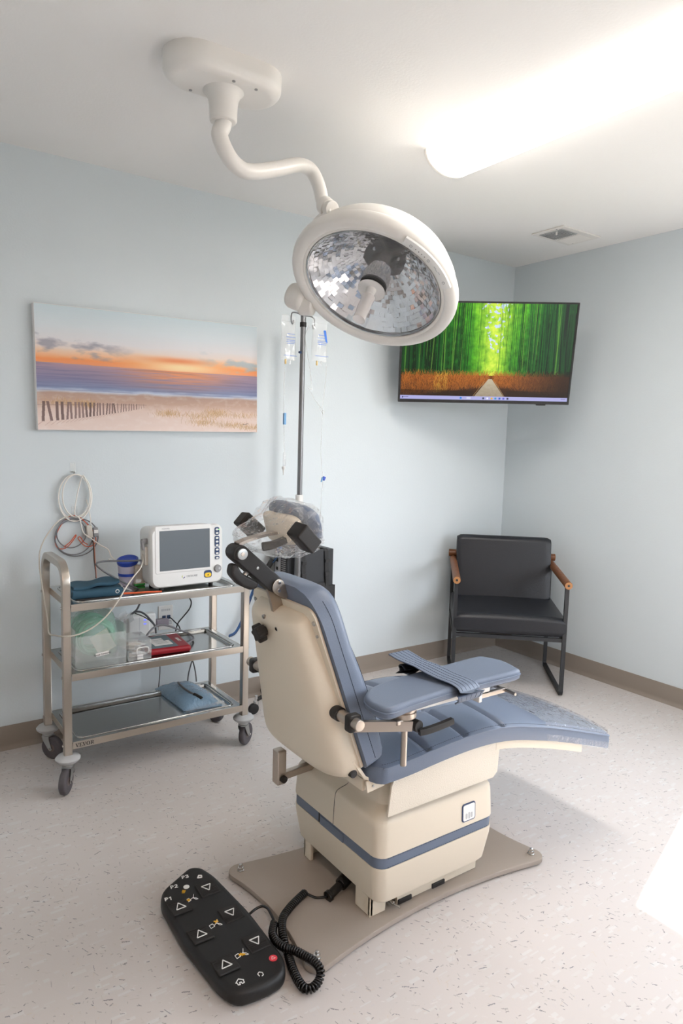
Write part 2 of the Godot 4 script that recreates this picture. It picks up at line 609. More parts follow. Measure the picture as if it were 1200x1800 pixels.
func make_materials() -> void:
	var peel := noise_tex(0.06, Color.BLACK, Color.WHITE, 256, 3, true, 2.0)
	var leather := noise_tex(0.09, Color.BLACK, Color.WHITE, 256, 4, true, 5.0)
	var crumple := noise_tex(0.03, Color.BLACK, Color.WHITE, 256, 3, true, 10.0)
	grain(mat("wall_paint", rgb(212, 220, 224), 0.62, 0.0, 0.35), peel, 5.0, 0.12)
	grain(mat("ceiling_paint", rgb(243, 242, 240), 0.85, 0.0, 0.2), peel, 5.0, 0.12)
	mat("rubber_base", rgb(146, 135, 125), 0.55)
	var fl := mat("vinyl_floor", Color.WHITE, 0.42, 0.0, 0.4)
	fl.albedo_texture = floor_texture()
	fl.uv1_triplanar = true
	fl.uv1_world_triplanar = true
	fl.uv1_scale = Vector3.ONE / 2.1
	grain(mat("cream_shell", rgb(222, 211, 193), 0.42), leather, 14.0, 0.12)
	grain(mat("cream_textured", rgb(226, 217, 202), 0.5), leather, 9.0, 0.5)
	grain(mat("blue_vinyl", rgb(103, 115, 135), 0.42, 0.0, 0.45), leather, 16.0, 0.25)
	mat("blue_stitch", rgb(50, 62, 80), 0.7)
	grain(mat("navy_vinyl", rgb(25, 28, 35), 0.42, 0.0, 0.5), leather, 10.0, 0.3)
	mat("white_enamel", rgb(232, 229, 224), 0.28)
	mat("white_plastic", rgb(228, 228, 226), 0.4)
	mat("grey_plastic", rgb(150, 150, 152), 0.5)
	mat("light_grey_plastic", rgb(186, 188, 190), 0.5)
	grain(mat("black_plastic", rgb(30, 29, 30), 0.55), leather, 20.0, 0.3)
	mat("gloss_black", rgb(18, 18, 20), 0.2)
	mat("pedal_black", rgb(17, 17, 18), 0.5)
	mat("pedal_key", rgb(38, 37, 37), 0.7)
	mat("black_rubber", rgb(26, 26, 27), 0.6)
	mat("tyre_rubber", rgb(84, 80, 84), 0.6)
	mat("hub_plastic", rgb(112, 98, 96), 0.5)
	mat("chrome", rgb(216, 216, 216), 0.12, 1.0)
	mat("zinc", rgb(176, 178, 178), 0.3, 1.0)
	mat("satin_steel", rgb(186, 176, 166), 0.34, 1.0)
	var st := mat("stainless", rgb(192, 184, 174), 0.3, 1.0)
	st.uv1_triplanar = true
	st.uv1_world_triplanar = true
	st.uv1_scale = Vector3(1.0, 40.0, 40.0)
	st.roughness_texture = noise_tex(0.02, Color(0.93, 0.93, 0.93), Color.WHITE, 256, 3)
	mat("tray_steel", rgb(176, 176, 174), 0.16, 1.0)
	grain(mat("taupe_metal", rgb(168, 158, 148), 0.55, 0.0, 0.4), leather, 20.0, 0.35)
	mat("mirror", rgb(232, 234, 238), 0.04, 1.0)
	mat("pole_metal", rgb(130, 130, 132), 0.35, 0.8)
	mat("frame_black", rgb(40, 42, 46), 0.45)
	var wd := mat("walnut", rgb(142, 92, 56), 0.45)
	wd.albedo_texture = noise_tex(0.012, rgb(170, 150, 130), Color.WHITE, 256, 4)
	wd.uv1_triplanar = true
	wd.uv1_scale = Vector3(14.0, 3.0, 14.0)
	mat("walnut_end", rgb(176, 124, 78), 0.5)
	mat("print_white", rgb(236, 236, 234), 0.6)
	mat("print_grey", rgb(120, 122, 128), 0.6)
	mat("print_black", rgb(30, 30, 32), 0.6)
	mat("print_yellow", rgb(232, 178, 40), 0.5)
	mat("print_red", rgb(222, 60, 74), 0.5)
	mat("button_navy", rgb(44, 66, 104), 0.4)
	mat("button_yellow", rgb(246, 206, 40), 0.4)
	mat("logo_blue", rgb(58, 66, 150), 0.5)
	mat("logo_lime", rgb(212, 222, 120), 0.5)
	mat("lcd", rgb(92, 100, 106), 0.35)
	mat("teal_fabric", rgb(42, 78, 98), 0.8)
	mat("cable_white", rgb(232, 228, 222), 0.5)
	mat("cable_beige", rgb(206, 200, 190), 0.5)
	mat("cable_grey", rgb(128, 128, 132), 0.5)
	mat("cable_dark_grey", rgb(92, 94, 98), 0.5)
	mat("cable_orange", rgb(216, 92, 46), 0.5)
	mat("cable_salmon", rgb(206, 132, 108), 0.5)
	mat("cable_black", rgb(26, 26, 28), 0.5)
	mat("cable_blue", rgb(44, 92, 150), 0.5)
	mat("red_pouch", rgb(150, 18, 34), 0.45)
	mat("slate_window", rgb(92, 112, 120), 0.4)
	mat("lavender_plastic", rgb(196, 192, 212), 0.4)
	mat("cobalt_plastic", rgb(40, 72, 176), 0.4)
	mat("yellow_port", rgb(226, 196, 130), 0.5)
	mat("paper", rgb(240, 238, 236), 0.7)
	mat("kraft_electrode", rgb(214, 200, 186), 0.7)
	mat("dark_gap", rgb(60, 62, 64), 0.8)
	mat("grille_grey", rgb(190, 194, 194), 0.7)
	var gr := glassy("green_tubing", rgb(150, 216, 186), 0.62, 0.12)
	gr.normal_enabled = false
	glassy("window_glass", rgb(235, 245, 245), 0.06, 0.0)
	glassy("lamp_glass", rgb(240, 242, 244), 0.05, 0.0)
	glassy("acrylic", rgb(236, 240, 240), 0.16, 0.03)
	glassy("tube_clear", rgb(236, 238, 240), 0.28, 0.08)
	glassy("bag_clear", rgb(244, 246, 248), 0.16, 0.06)
	glassy("bag_film", rgb(240, 240, 240), 0.08, 0.05)
	glassy("bag_blue", rgb(150, 186, 216), 0.62, 0.12)
	glassy("foot_film", rgb(228, 230, 240), 0.08, 0.05)
	glassy("bag_green", rgb(176, 220, 202), 0.34, 0.1)
	grain(M.bag_green, crumple, 8.0, 1.2)
	grain(M.bag_film, crumple, 9.0, 1.2)
	grain(M.bag_blue, crumple, 8.0, 1.0)
	grain(M.foot_film, crumple, 5.0, 0.6)
	glassy("frosted", rgb(240, 238, 236), 0.9, 0.35)
	glassy("handle_film", rgb(246, 240, 238), 0.55, 0.1)
	glassy("blue_clamp", rgb(120, 176, 226), 0.8, 0.3)
	mat("iv_print", rgb(96, 130, 206), 0.6)
	mat("blue_label", rgb(60, 120, 214), 0.5)
	var em := mat("diffuser_glow", rgb(255, 252, 248), 0.5)
	em.emission_enabled = true
	em.emission = Color(1.0, 0.97, 0.94)
	em.emission_energy_multiplier = 4.2
	var canvas := mat("beach_print", Color.WHITE, 0.75, 0.0, 0.25)
	canvas.albedo_texture = beach_texture()
	var tv := mat("tv_screen_picture", rgb(8, 8, 8), 0.25)
	tv.emission_enabled = true
	tv.emission_texture = bamboo_texture()
	tv.emission = Color.BLACK
	tv.emission_energy_multiplier = 0.75
	var led := mat("indicator_light", rgb(120, 240, 90), 0.4)
	led.emission_enabled = true
	led.emission = Color(0.3, 1.0, 0.2)
	led.emission_energy_multiplier = 1.0
	var led2 := mat("indicator_light_blue", rgb(120, 130, 255), 0.4)
	led2.emission_enabled = true
	led2.emission = Color(0.35, 0.4, 1.0)
	led2.emission_energy_multiplier = 0.9

# ------------------------------------------------------------------ scene
func _ready() -> void:
	rng.seed = 20240611
	# camera
	var cam := Camera3D.new()
	cam.name = "camera"
	cam.position = CAM
	cam.basis = CB
	cam.fov = rad_to_deg(2.0 * atan(900.0 / FOCAL))
	cam.near = 0.05
	cam.far = 100.0
	add_child(cam)
	cam.current = true
	# sky and exposure
	var env := Environment.new()
	var sky := Sky.new()
	var ps := ProceduralSkyMaterial.new()
	ps.sky_top_color = rgb(208, 215, 226)
	ps.sky_horizon_color = rgb(232, 233, 234)
	ps.ground_horizon_color = rgb(200, 200, 196)
	ps.ground_bottom_color = rgb(150, 148, 142)
	ps.sky_energy_multiplier = 2.8
	ps.ground_energy_multiplier = 2.2
	sky.sky_material = ps
	env.background_mode = Environment.BG_SKY
	env.sky = sky
	env.tonemap_mode = Environment.TONE_MAPPER_LINEAR
	env.tonemap_exposure = 1.34
	env.sdfgi_enabled = true
	env.ssao_enabled = true
	env.ssil_enabled = true
	var we := WorldEnvironment.new()
	we.name = "environment"
	we.environment = env
	add_child(we)
	# sun, through the window of the right wall
	var sun := DirectionalLight3D.new()
	sun.name = "sun"
	var el := deg_to_rad(48.7)
	var to_sun := Vector3(0.952 * cos(el), sin(el), -0.308 * cos(el)).normalized()
	add_child(sun)
	sun.look_at_from_position(to_sun * 10.0, Vector3.ZERO, Vector3.UP)
	sun.light_color = Color(1.0, 0.965, 0.92)
	sun.light_energy = 6.6
	sun.light_angular_distance = 0.53
	sun.shadow_enabled = true
	# ceiling fixture in view, and an unseen lamp behind lighting the front-left floor
	for p in [Vector3(-1.535, 2.338, 1.605), Vector3(-3.30, 2.338, 3.25)]:
		var al := AreaLight3D.new()
		al.name = "ceiling_fixture_light" if p.x > -2.0 else "unseen_rear_lamp"
		al.area_size = Vector2(0.2, 1.16)
		al.light_energy = 1.2 if p.x > -2.0 else 0.8
		al.light_color = Color(1.0, 0.975, 0.945) if p.x > -2.0 else Color(1.0, 0.80, 0.62)
		al.area_range = 12.0
		al.shadow_enabled = true
		add_child(al)
		al.position = p
		al.rotation = Vector3(-PI / 2.0, 0, 0)
	make_materials()
	build_room()
	build_ceiling_things()
	build_treatment_chair()
	build_cart()
	build_surgical_light()
	build_guest_chair()
	build_wall_things()
	build_iv_pole()
	build_computer()
	build_cart_things()
	build_pedal()

const X0 := -4.35
const Z1 := 4.3
const H := 2.44

func build_room() -> void:
	struct("floor", bx(Vector3(-X0 + 0.3, 0.1, Z1 + 0.3), 0.0, Vector3(X0 / 2, -0.05, Z1 / 2), 1), M.vinyl_floor)
	struct("ceiling", bx(Vector3(-X0 + 0.3, 0.1, Z1 + 0.3), 0.0, Vector3(X0 / 2, H + 0.05, Z1 / 2), 1), M.ceiling_paint)
	struct("wall_back", bx(Vector3(-X0 + 0.3, H, 0.12), 0.0, Vector3(X0 / 2, H / 2, -0.06), 1), M.wall_paint)
	struct("wall_left", bx(Vector3(0.12, H, Z1), 0.0, Vector3(X0 - 0.06, H / 2, Z1 / 2), 1), M.wall_paint)
	# right wall and front wall have window openings outside the frame
	var wy0 := 0.85
	var wy1 := 2.1
	struct("wall_right", wall_with_window(0.0, Z1, 1.457, 3.0, wy0, wy1, Transform3D(Basis.IDENTITY, Vector3(0.06, 0, 0))), M.wall_paint)
	build_window("window_1", 3.0 - 1.457, wy1 - wy0, Transform3D(Basis.IDENTITY, Vector3(0.10, wy0, 1.457)))
	var turn := Basis(Vector3(0, 0, 1), Vector3.UP, Vector3(-1, 0, 0))
	struct("wall_front", wall_with_window(-0.15, -X0 + 0.15, 0.40, 1.75, wy0, wy1, Transform3D(turn, Vector3(0, 0, Z1 + 0.06))), M.wall_paint)
	build_window("window_2", 1.35, wy1 - wy0, Transform3D(turn, Vector3(-0.40, wy0, Z1 + 0.10)))  # unseen window, placed to light the sides that face the camera
	# cove baseboards: profile (out from the wall, height)
	var prof: Array = [Vector2(0, 0), Vector2(0.016, 0), Vector2(0.0155, 0.002), Vector2(0.008, 0.012), Vector2(0.0045, 0.024), Vector2(0.004, 0.098), Vector2(0.0025, 0.1016), Vector2(0, 0.1016)]
	var poly := PackedVector2Array(prof)
	struct("baseboard_back", prism(MB.new(), poly, -X0, 0.0, Transform3D(Basis(Vector3(0, 0, 1), Vector3.UP, Vector3(-1, 0, 0)), Vector3.ZERO)), M.rubber_base)
	struct("baseboard_right", prism(MB.new(), poly, Z1, 0.0, Transform3D(Basis(Vector3(-1, 0, 0), Vector3.UP, Vector3(0, 0, 1)), Vector3.ZERO)), M.rubber_base)
	struct("baseboard_left", prism(MB.new(), poly, Z1, 0.0, Transform3D(Basis(Vector3(1, 0, 0), Vector3.UP, Vector3(0, 0, 1)), Vector3(X0, 0, 0))), M.rubber_base)
	struct("baseboard_front", prism(MB.new(), poly, -X0, 0.0, Transform3D(Basis(Vector3(0, 0, -1), Vector3.UP, Vector3(-1, 0, 0)), Vector3(0, 0, Z1))), M.rubber_base)
	# entrance door behind the camera
	var door := Node3D.new()
	door.name = "door_1"
	door.set_meta("kind", "structure")
	add_child(door)
	door.position = Vector3(-3.3, 0, Z1)
	obj("door_leaf", bx(Vector3(0.9, 2.05, 0.03), 0.004, Vector3(0, 1.03, -0.02)), M.walnut, door)
	obj("door_frame", prism(MB.new(), PackedVector2Array([Vector2(-0.52, 0), Vector2(-0.46, 0), Vector2(-0.46, 2.06), Vector2(0.46, 2.06), Vector2(0.46, 0), Vector2(0.52, 0), Vector2(0.52, 2.12), Vector2(-0.52, 2.12)]), 0.03, 0.003, Transform3D(Basis.IDENTITY, Vector3(0, 0, -0.03))), M.taupe_metal, door)

func build_ceiling_things() -> void:
	# wraparound fluorescent fixture along z, and an unseen lamp like it behind the camera
	for e in [[Vector3(-1.535, H, 1.605), "long white wraparound strip light glowing on the ceiling near the air register"], [Vector3(-3.30, H, 3.25), "unseen strip lamp on the ceiling by the entrance door, lighting the front floor"]]:
		ceiling_light(e[0], e[1])
	# supply register
	var v := thing("ceiling_vent", "white square ceiling air register with grey louvres", "air vent", Vector3(-0.335, H, 0.635))
	obj("frame", prism(MB.new(), rr(0.31, 0.205, 0.004, 2), 0.008, 0.003, Transform3D(Basis(Vector3(1, 0, 0), Vector3(0, 0, 1), Vector3(0, -1, 0)), Vector3.ZERO)), M.white_enamel, v)
	obj("grille_recess", bx(Vector3(0.125, 0.002, 0.145), 0.0, Vector3(-0.065, -0.0092, 0), 1), M.grille_grey, v)
	for i in 12:
		obj("louvre", bx(Vector3(0.116, 0.0012, 0.009), 0.0003, Vector3(-0.065, -0.0125, -0.064 + i * 0.0116), 1, Basis(Vector3.RIGHT, 0.6)), M.light_grey_plastic, v)
	for i in 12:
		obj("louvre", bx(Vector3(0.112, 0.0012, 0.009), 0.0003, Vector3(0.07, -0.0100, -0.064 + i * 0.0116), 1, Basis(Vector3.RIGHT, -0.3)), M.white_enamel, v)
	obj("lever", bx(Vector3(0.006, 0.02, 0.01), 0.002, Vector3(-0.115, -0.018, 0.03)), M.white_plastic, v)
	for p in [Vector3(0.125, -0.009, -0.05), Vector3(-0.142, -0.009, 0.05)]:
		obj("screw", rod(MB.new(), p, p + Vector3(0, -0.002, 0), 0.004, 10), M.zinc, v)

func ceiling_light(at: Vector3, label: String) -> void:
	var f := thing("ceiling_light", label, "ceiling light", at)
	obj("housing", bx(Vector3(0.17, 0.012, 1.19), 0.002, Vector3(0, -0.0062, 0)), M.white_enamel, f)
	var sec := PackedVector2Array()
	for i in 15:
		var a := PI * i / 14.0
		sec.append(Vector2(-cos(a) * 0.118, -0.0095 - sin(a) * 0.072))
	obj("diffuser", prism(MB.new(), sec, 1.2, 0.0, Transform3D(Basis.IDENTITY, Vector3(0, 0, -0.6))), M.diffuser_glow, f, 60.0)
	for s in [-1, 1]:
		var sc := PackedVector2Array()
		for p in sec:
			sc.append(p * Vector2(1.03, 1.03))
		obj("end_cap", prism(MB.new(), sc, 0.014, 0.003, Transform3D(Basis.IDENTITY, Vector3(0, 0, s * 0.607 - 0.007))), M.white_enamel, f)

func wall_with_window(a0: float, a1: float, w0: float, w1: float, y0: float, y1: float, xf: Transform3D) -> MB:
	# wall along local z, 0.12 thick in local x, with one rectangular opening
	var mb := MB.new()
	rbox(mb, Vector3(0.12, H, w0 - a0), 0.0, xf * Transform3D(Basis.IDENTITY, Vector3(0, H / 2, (a0 + w0) / 2)), 1)
	rbox(mb, Vector3(0.12, H, a1 - w1), 0.0, xf * Transform3D(Basis.IDENTITY, Vector3(0, H / 2, (a1 + w1) / 2)), 1)
	rbox(mb, Vector3(0.12, y0, w1 - w0), 0.0, xf * Transform3D(Basis.IDENTITY, Vector3(0, y0 / 2, (w0 + w1) / 2)), 1)
	rbox(mb, Vector3(0.12, H - y1, w1 - w0), 0.0, xf * Transform3D(Basis.IDENTITY, Vector3(0, (H + y1) / 2, (w0 + w1) / 2)), 1)
	return mb

func build_window(called: String, ww: float, wh: float, xf: Transform3D) -> void:
	var win := Node3D.new()
	win.name = called
	win.set_meta("kind", "structure")
	add_child(win)
	win.transform = xf
	var fm := MB.new()
	for z in [0.0125, ww - 0.0125]:
		rbox(fm, Vector3(0.04, wh, 0.025), 0.003, Transform3D(Basis.IDENTITY, Vector3(0, wh / 2, z)), 1)
	for y in [0.0125, wh - 0.0125]:
		rbox(fm, Vector3(0.04, 0.025, ww - 0.05), 0.003, Transform3D(Basis.IDENTITY, Vector3(0, y, ww / 2)), 1)
	obj("window_frame", fm, M.white_plastic, win)
	obj("pane", bx(Vector3(0.004, wh - 0.05, ww - 0.05), 0.0, Vector3(0, wh / 2, ww / 2), 1), M.window_glass, win)
	obj("window_sill", bx(Vector3(0.05, 0.02, ww + 0.06), 0.004, Vector3(-0.13, -0.012, ww / 2)), M.white_plastic, win)

const ZC := 1.505
# ------------------------------------------------------------------ treatment chair
func interp(tab: Array, x: float) -> float:
	for i in range(1, tab.size()):
		if x <= tab[i][0]:
			var u := clampf((x - tab[i - 1][0]) / (tab[i][0] - tab[i - 1][0]), 0.0, 1.0)
			return lerpf(tab[i - 1][1], tab[i][1], u)
	return tab[-1][1]

var SEAT_TOP := [[-2.42, 0.500], [-2.29, 0.502], [-2.18, 0.512], [-2.08, 0.518], [-1.99, 0.518], [-1.93, 0.513], [-1.86, 0.502], [-1.78, 0.482], [-1.68, 0.455], [-1.587, 0.426], [-1.47, 0.388], [-1.34, 0.345]]

func seat_y(x: float) -> float:
	return (interp(SEAT_TOP, x - 0.05) + interp(SEAT_TOP, x - 0.025) + interp(SEAT_TOP, x) * 2.0 + interp(SEAT_TOP, x + 0.025) + interp(SEAT_TOP, x + 0.05)) / 6.0

func seat_hw(x: float) -> float:
	# half width in plan, rounded at both ends
	var w := 0.252
	if x < -2.36:
		w -= 0.05 * pow((-2.36 - x) / 0.04, 2.0)
	if x > -1.39:
		w -= 0.045 * pow((x + 1.39) / 0.045, 2.0)
	return w

func groove(d: float, w: float) -> float:
	return exp(-pow(d / w, 2.0))

func seat_mesh() -> MB:
	var rs: Array = []
	var xs: Array = []
	var x := -2.40
	while x < -1.3455:
		xs.append(x)
		x += 0.0085
	xs.append(-1.345)
	for q in xs:
		var w := seat_hw(q)
		var yt := seat_y(q)
		var th := 0.047
		var ends := 1.0
		if q > -1.365:
			ends = sqrt(maxf(0.0, 1.0 - pow((q + 1.365) / 0.0205, 2.0)))
		if q < -2.385:
			ends = sqrt(maxf(0.0, 1.0 - pow((-2.385 - q) / 0.0155, 2.0)))
		var row := PackedVector3Array()
		var m := 64
		# top across z, from near to far
		for i in m + 1:
			var s := 1.0 - 2.0 * i / m
			var z := w * s
			var e := absf(s)
			var crown := 0.017 * (1.0 - pow(e, 2.4)) - 0.006 * pow(e, 14.0)
			var gr := 0.0
			for gx in [-2.215, -2.075, -1.92]:
				gr += groove(q - gx, 0.009)
			if q < -1.92:
				gr = maxf(gr, groove(z - 0.075, 0.009))
				gr = maxf(gr, groove(z + 0.075, 0.009))
			# puff between the seams
			crown += 0.004
			gr *= clampf((1.0 - e) * 30.0, 0.35, 1.0)
			row.append(Vector3(q, lerpf(yt - th * 0.5, yt + crown - 0.013 * minf(gr, 1.0), ends), ZC + z))
		# far side down, bottom, near side up
		for i in 5:
			row.append(Vector3(q, lerpf(yt - th * 0.5, yt - 0.006 - (th - 0.006) * i / 4.0, ends), ZC - w - 0.002 * sin(PI * i / 4.0)))
		for i in range(1, 8):
			row.append(Vector3(q, lerpf(yt - th * 0.5, yt - th, ends), ZC - w + 2.0 * w * i / 8.0))
		for i in 5:
			row.append(Vector3(q, lerpf(yt - th * 0.5, yt - th + (th - 0.006) * i / 4.0, ends), ZC + w + 0.002 * sin(PI * i / 4.0)))
		rs.append(row)
	return rings(MB.new(), rs, true)

func back_hw(u: float) -> float:
	return lerpf(0.232, 0.160, clampf(u / 0.437, -0.2, 1.15))

func build_treatment_chair() -> void:
	var c := thing("treatment_chair", "cream and blue padded procedure chair on a taupe floor plate", "treatment chair", Vector3.ZERO)
	# floor plate: concave sides, rounded lobes with levelling bolts
	var out := PackedVector2Array()
	var corners := [Vector2(-2.54, 1.295), Vector2(-1.715, 1.295), Vector2(-1.715, 1.722), Vector2(-2.54, 1.722)]
	var dirs := [PI * 1.25, PI * 1.75, PI * 0.25, PI * 0.75]
	var sag := [0.045, 0.03, 0.045, 0.03]
	for i in 4:
		for k in 9:
			var a: float = dirs[i] - PI / 4.0 - 0.12 + (PI / 2.0 + 0.24) * k / 8.0
			out.append(corners[i] + Vector2(cos(a), sin(a)) * 0.036)
		var p: Vector2 = out[-1]
		var j := (i + 1) % 4
		var a2: float = dirs[j] - PI / 4.0 - 0.12
		var q: Vector2 = corners[j] + Vector2(cos(a2), sin(a2)) * 0.036
		var inw := -Vector2(cos(dirs[i] + PI / 4.0), sin(dirs[i] + PI / 4.0))
		for k in range(1, 14):
			var u := k / 14.0
			out.append(p.lerp(q, u) + inw * sag[i] * 4.0 * u * (1.0 - u))
	var flat := Basis(Vector3(1, 0, 0), Vector3(0, 0, 1), Vector3(0, -1, 0))
	obj("floor_plate", prism(MB.new(), out, 0.016, 0.003, Transform3D(flat, Vector3(0, 0.022, 0))), M.taupe_metal, c)
	for k in corners:
		var b := MB.new()
		lathe(b, [Vector2(0.0115, 0.022), Vector2(0.0115, 0.025), Vector2(0.0095, 0.0255), Vector2(0.0095, 0.033), Vector2(0.006, 0.034), Vector2(0.006, 0.041), Vector2(0.0035, 0.043)], Transform3D(Basis.IDENTITY, Vector3(k.x, 0, k.y)), 6)
		obj("levelling_bolt", b, M.chrome, c)
		obj("levelling_foot", rod(MB.new(), Vector3(k.x, 0, k.y), Vector3(k.x, 0.007, k.y), 0.018, 16), M.black_rubber, c)
	# pedestal: foot skirt, lower cover, blue band, upper cover, column
	var px := -2.13
	var up := Basis(Vector3(1, 0, 0), Vector3(0, 0, -1), Vector3(0, 1, 0))
	var skp := func(w: float, d: float, r: float, y: float) -> PackedVector3Array:
		var row := PackedVector3Array()
		for p in rr(w, d, r, 5):
			row.append(Vector3(px + p.x, y, ZC + p.y))
		return row
	# skirt walls with an arch cut at the near side and at the back: four pieces
	var sw := 0.415
	var sd := 0.345
	var x0 := px - sw / 2
	var x1 := px + sw / 2
	for s in [-1.0, 1.0]:
		var zz: float = ZC + s * sd / 2
		var side := PackedVector2Array([Vector2(x0, 0.023), Vector2(x0 + 0.055, 0.023), Vector2(x0 + 0.057, 0.05), Vector2(x0 + 0.066, 0.062), Vector2(x0 + 0.09, 0.062), Vector2(x0 + 0.098, 0.055), Vector2(x0 + 0.098, 0.024), Vector2(x1, 0.024), Vector2(x1, 0.12), Vector2(x0, 0.12)])
		obj("base_skirt", prism(MB.new(), side, 0.01, 0.002, Transform3D(Basis.IDENTITY, Vector3(0, 0, zz - 0.005 - s * 0.005))), M.cream_shell, c)
	for k in [[ZC - sd / 2 + 0.02, 0.04], [ZC + sd / 2 - 0.035, 0.07]]:
		obj("base_corner", bx(Vector3(0.012, 0.1, k[1]), 0.003, Vector3(x0 + 0.006, 0.073, k[0]), 1), M.cream_shell, c)
	obj("base_end_panel", bx(Vector3(0.012, 0.1, sd - 0.01), 0.003, Vector3(x1 - 0.006, 0.073, ZC), 1), M.cream_shell, c)
	obj("base_core", bx(Vector3(sw - 0.14, 0.16, sd - 0.03), 0.004, Vector3(px + 0.03, 0.104, ZC), 1), M.taupe_metal, c)
	for k in [x0 + 0.125, x1 - 0.16]:
		obj("edge_clip", bx(Vector3(0.05, 0.014, 0.006), 0.002, Vector3(k, 0.031, ZC + sd / 2 + 0.002)), M.black_plastic, c)
	var lev := MB.new()
	rod(lev, Vector3(x0 + 0.078, 0.04, ZC + sd / 2 - 0.02), Vector3(x0 + 0.082, 0.036, ZC + sd / 2 + 0.006), 0.006, 10, 0.001)
	rod(lev, Vector3(x0 + 0.082, 0.036, ZC + sd / 2 + 0.006), Vector3(x0 + 0.088, 0.034, ZC + sd / 2 + 0.026), 0.003, 10, 0.001)
	obj("toggle_switch", lev, M.chrome, c)
	# covers, rounded square rings
	var bw := 0.45
	var lower: Array = []
	for k in [[0.40, 0.084], [0.412, 0.078], [0.424, 0.086], [0.447, 0.165], [0.45, 0.19]]:
		lower.append(skp.call(k[0], k[0], 0.035, k[1]))
	obj("lower_cover", rings(MB.new(), lower), M.cream_shell, c, 30.0)
	var band: Array = []
	for k in [[0.441, 0.188], [0.446, 0.1895], [0.446, 0.2205], [0.441, 0.222]]:
		band.append(skp.call(k[0], k[0], 0.035, k[1]))
	obj("blue_band", rings(MB.new(), band), M.blue_vinyl, c)
	var upper: Array = []
	for k in [[0.447, 0.220], [0.451, 0.2225], [0.451, 0.228], [0.444, 0.30], [0.440, 0.314], [0.428, 0.324], [0.39, 0.338], [0.376, 0.347], [0.371, 0.36], [0.366, 0.40], [0.366, 0.45]]:
		upper.append(skp.call(k[0], k[0], 0.036, k[1]))
	obj("upper_cover", rings(MB.new(), upper), M.cream_shell, c, 30.0)
	# seams and the band's overlap tab on the back face
	var xb := px - 0.2256
	obj("band_tab", bx(Vector3(0.004, 0.026, 0.12), 0.001, Vector3(xb + 0.0022, 0.202, ZC + 0.0)), M.blue_vinyl, c)
	obj("band_gap", bx(Vector3(0.002, 0.03, 0.006), 0.0, Vector3(xb + 0.0024, 0.206, ZC - 0.066), 1), M.black_plastic, c)
	obj("cover_seam", tube(MB.new(), spl([Vector3(xb, 0.2225, ZC + 0.01), Vector3(xb + 0.0035, 0.30, ZC + 0.01), Vector3(xb + 0.012, 0.3245, ZC + 0.011), Vector3(xb + 0.038, 0.347, ZC + 0.028), Vector3(xb + 0.0417, 0.37, ZC + 0.028), Vector3(xb + 0.0425, 0.445, ZC + 0.026)], 5), 0.0009, 5), M.dark_gap, c)
	# stitches on the band
	var sti := MB.new()
	for y in [0.1925, 0.2175]:
		for i in 46:
			var xx := px - 0.19 + 0.38 * i / 45.0
			rbox(sti, Vector3(0.005, 0.0009, 0.0008), 0.0, Transform3D(Basis.IDENTITY, Vector3(xx, y, ZC + 0.2232)), 1)
	tag(obj("band_stitching", sti, M.blue_stitch, c), "", "", "", "stuff")
	# badge
	var bd := Transform3D(Basis.IDENTITY, Vector3(-2.022, 0.263, ZC + 0.2225)) * Transform3D(Basis(Vector3.RIGHT, -0.05), Vector3.ZERO)
	var bad := obj("badge", prism(MB.new(), rr(0.054, 0.054, 0.008), 0.004, 0.001, bd), M.button_navy, c)
	obj("badge_face", prism(MB.new(), rr(0.047, 0.047, 0.006), 0.0008, 0.0003, bd * Transform3D(Basis.IDENTITY, Vector3(0, 0, 0.004))), M.print_white, bad)
	for i in 3:
		obj("badge_mark", prism(MB.new(), rr(0.007, 0.02 - absf(i - 1) * 0.004, 0.003), 0.0005, 0.0, bd * Transform3D(Basis.IDENTITY, Vector3((i - 1) * 0.0105, -0.01, 0.0048))), M.light_grey_plastic, bad)
	# socket and plug at the back of the base
	var plug := MB.new()
	rod(plug, Vector3(-2.31, 0.055, 1.535), Vector3(-2.345, 0.046, 1.545), 0.019, 12, 0.003)
	rod(plug, Vector3(-2.345, 0.046, 1.545), Vector3(-2.385, 0.036, 1.553), 0.013, 12, 0.003)
	rod(plug, Vector3(-2.385, 0.036, 1.553), Vector3(-2.397, 0.034, 1.555), 0.0165, 12, 0.002)
	obj("pedal_plug", plug, M.gloss_black, c)
	# seat frame and aprons
	obj("seat_frame", bx(Vector3(0.42, 0.045, 0.36), 0.006, Vector3(-2.14, 0.43, ZC), 1), M.cream_textured, c)
	for s in [-1.0, 1.0]:
		var ap := PackedVector2Array([Vector2(-2.338, 0.346), Vector2(-1.935, 0.349), Vector2(-1.918, 0.364), Vector2(-1.912, 0.455), Vector2(-2.10, 0.4665), Vector2(-2.285, 0.4565), Vector2(-2.318, 0.45), Vector2(-2.328, 0.43)])
		obj("side_apron", prism(MB.new(), ap, 0.006, 0.002, Transform3D(Basis.IDENTITY, Vector3(0, 0, ZC + s * 0.232 - 0.003))), M.cream_textured, c)
	obj("front_apron", bx(Vector3(0.006, 0.09, 0.44), 0.002, Vector3(-1.922, 0.408, ZC), 1), M.cream_textured, c)
	# hinge channel below the backrest
	obj("hinge_channel", bx(Vector3(0.03, 0.034, 0.40), 0.003, Vector3(-2.385, 0.438, ZC), 1), M.cream_shell, c)
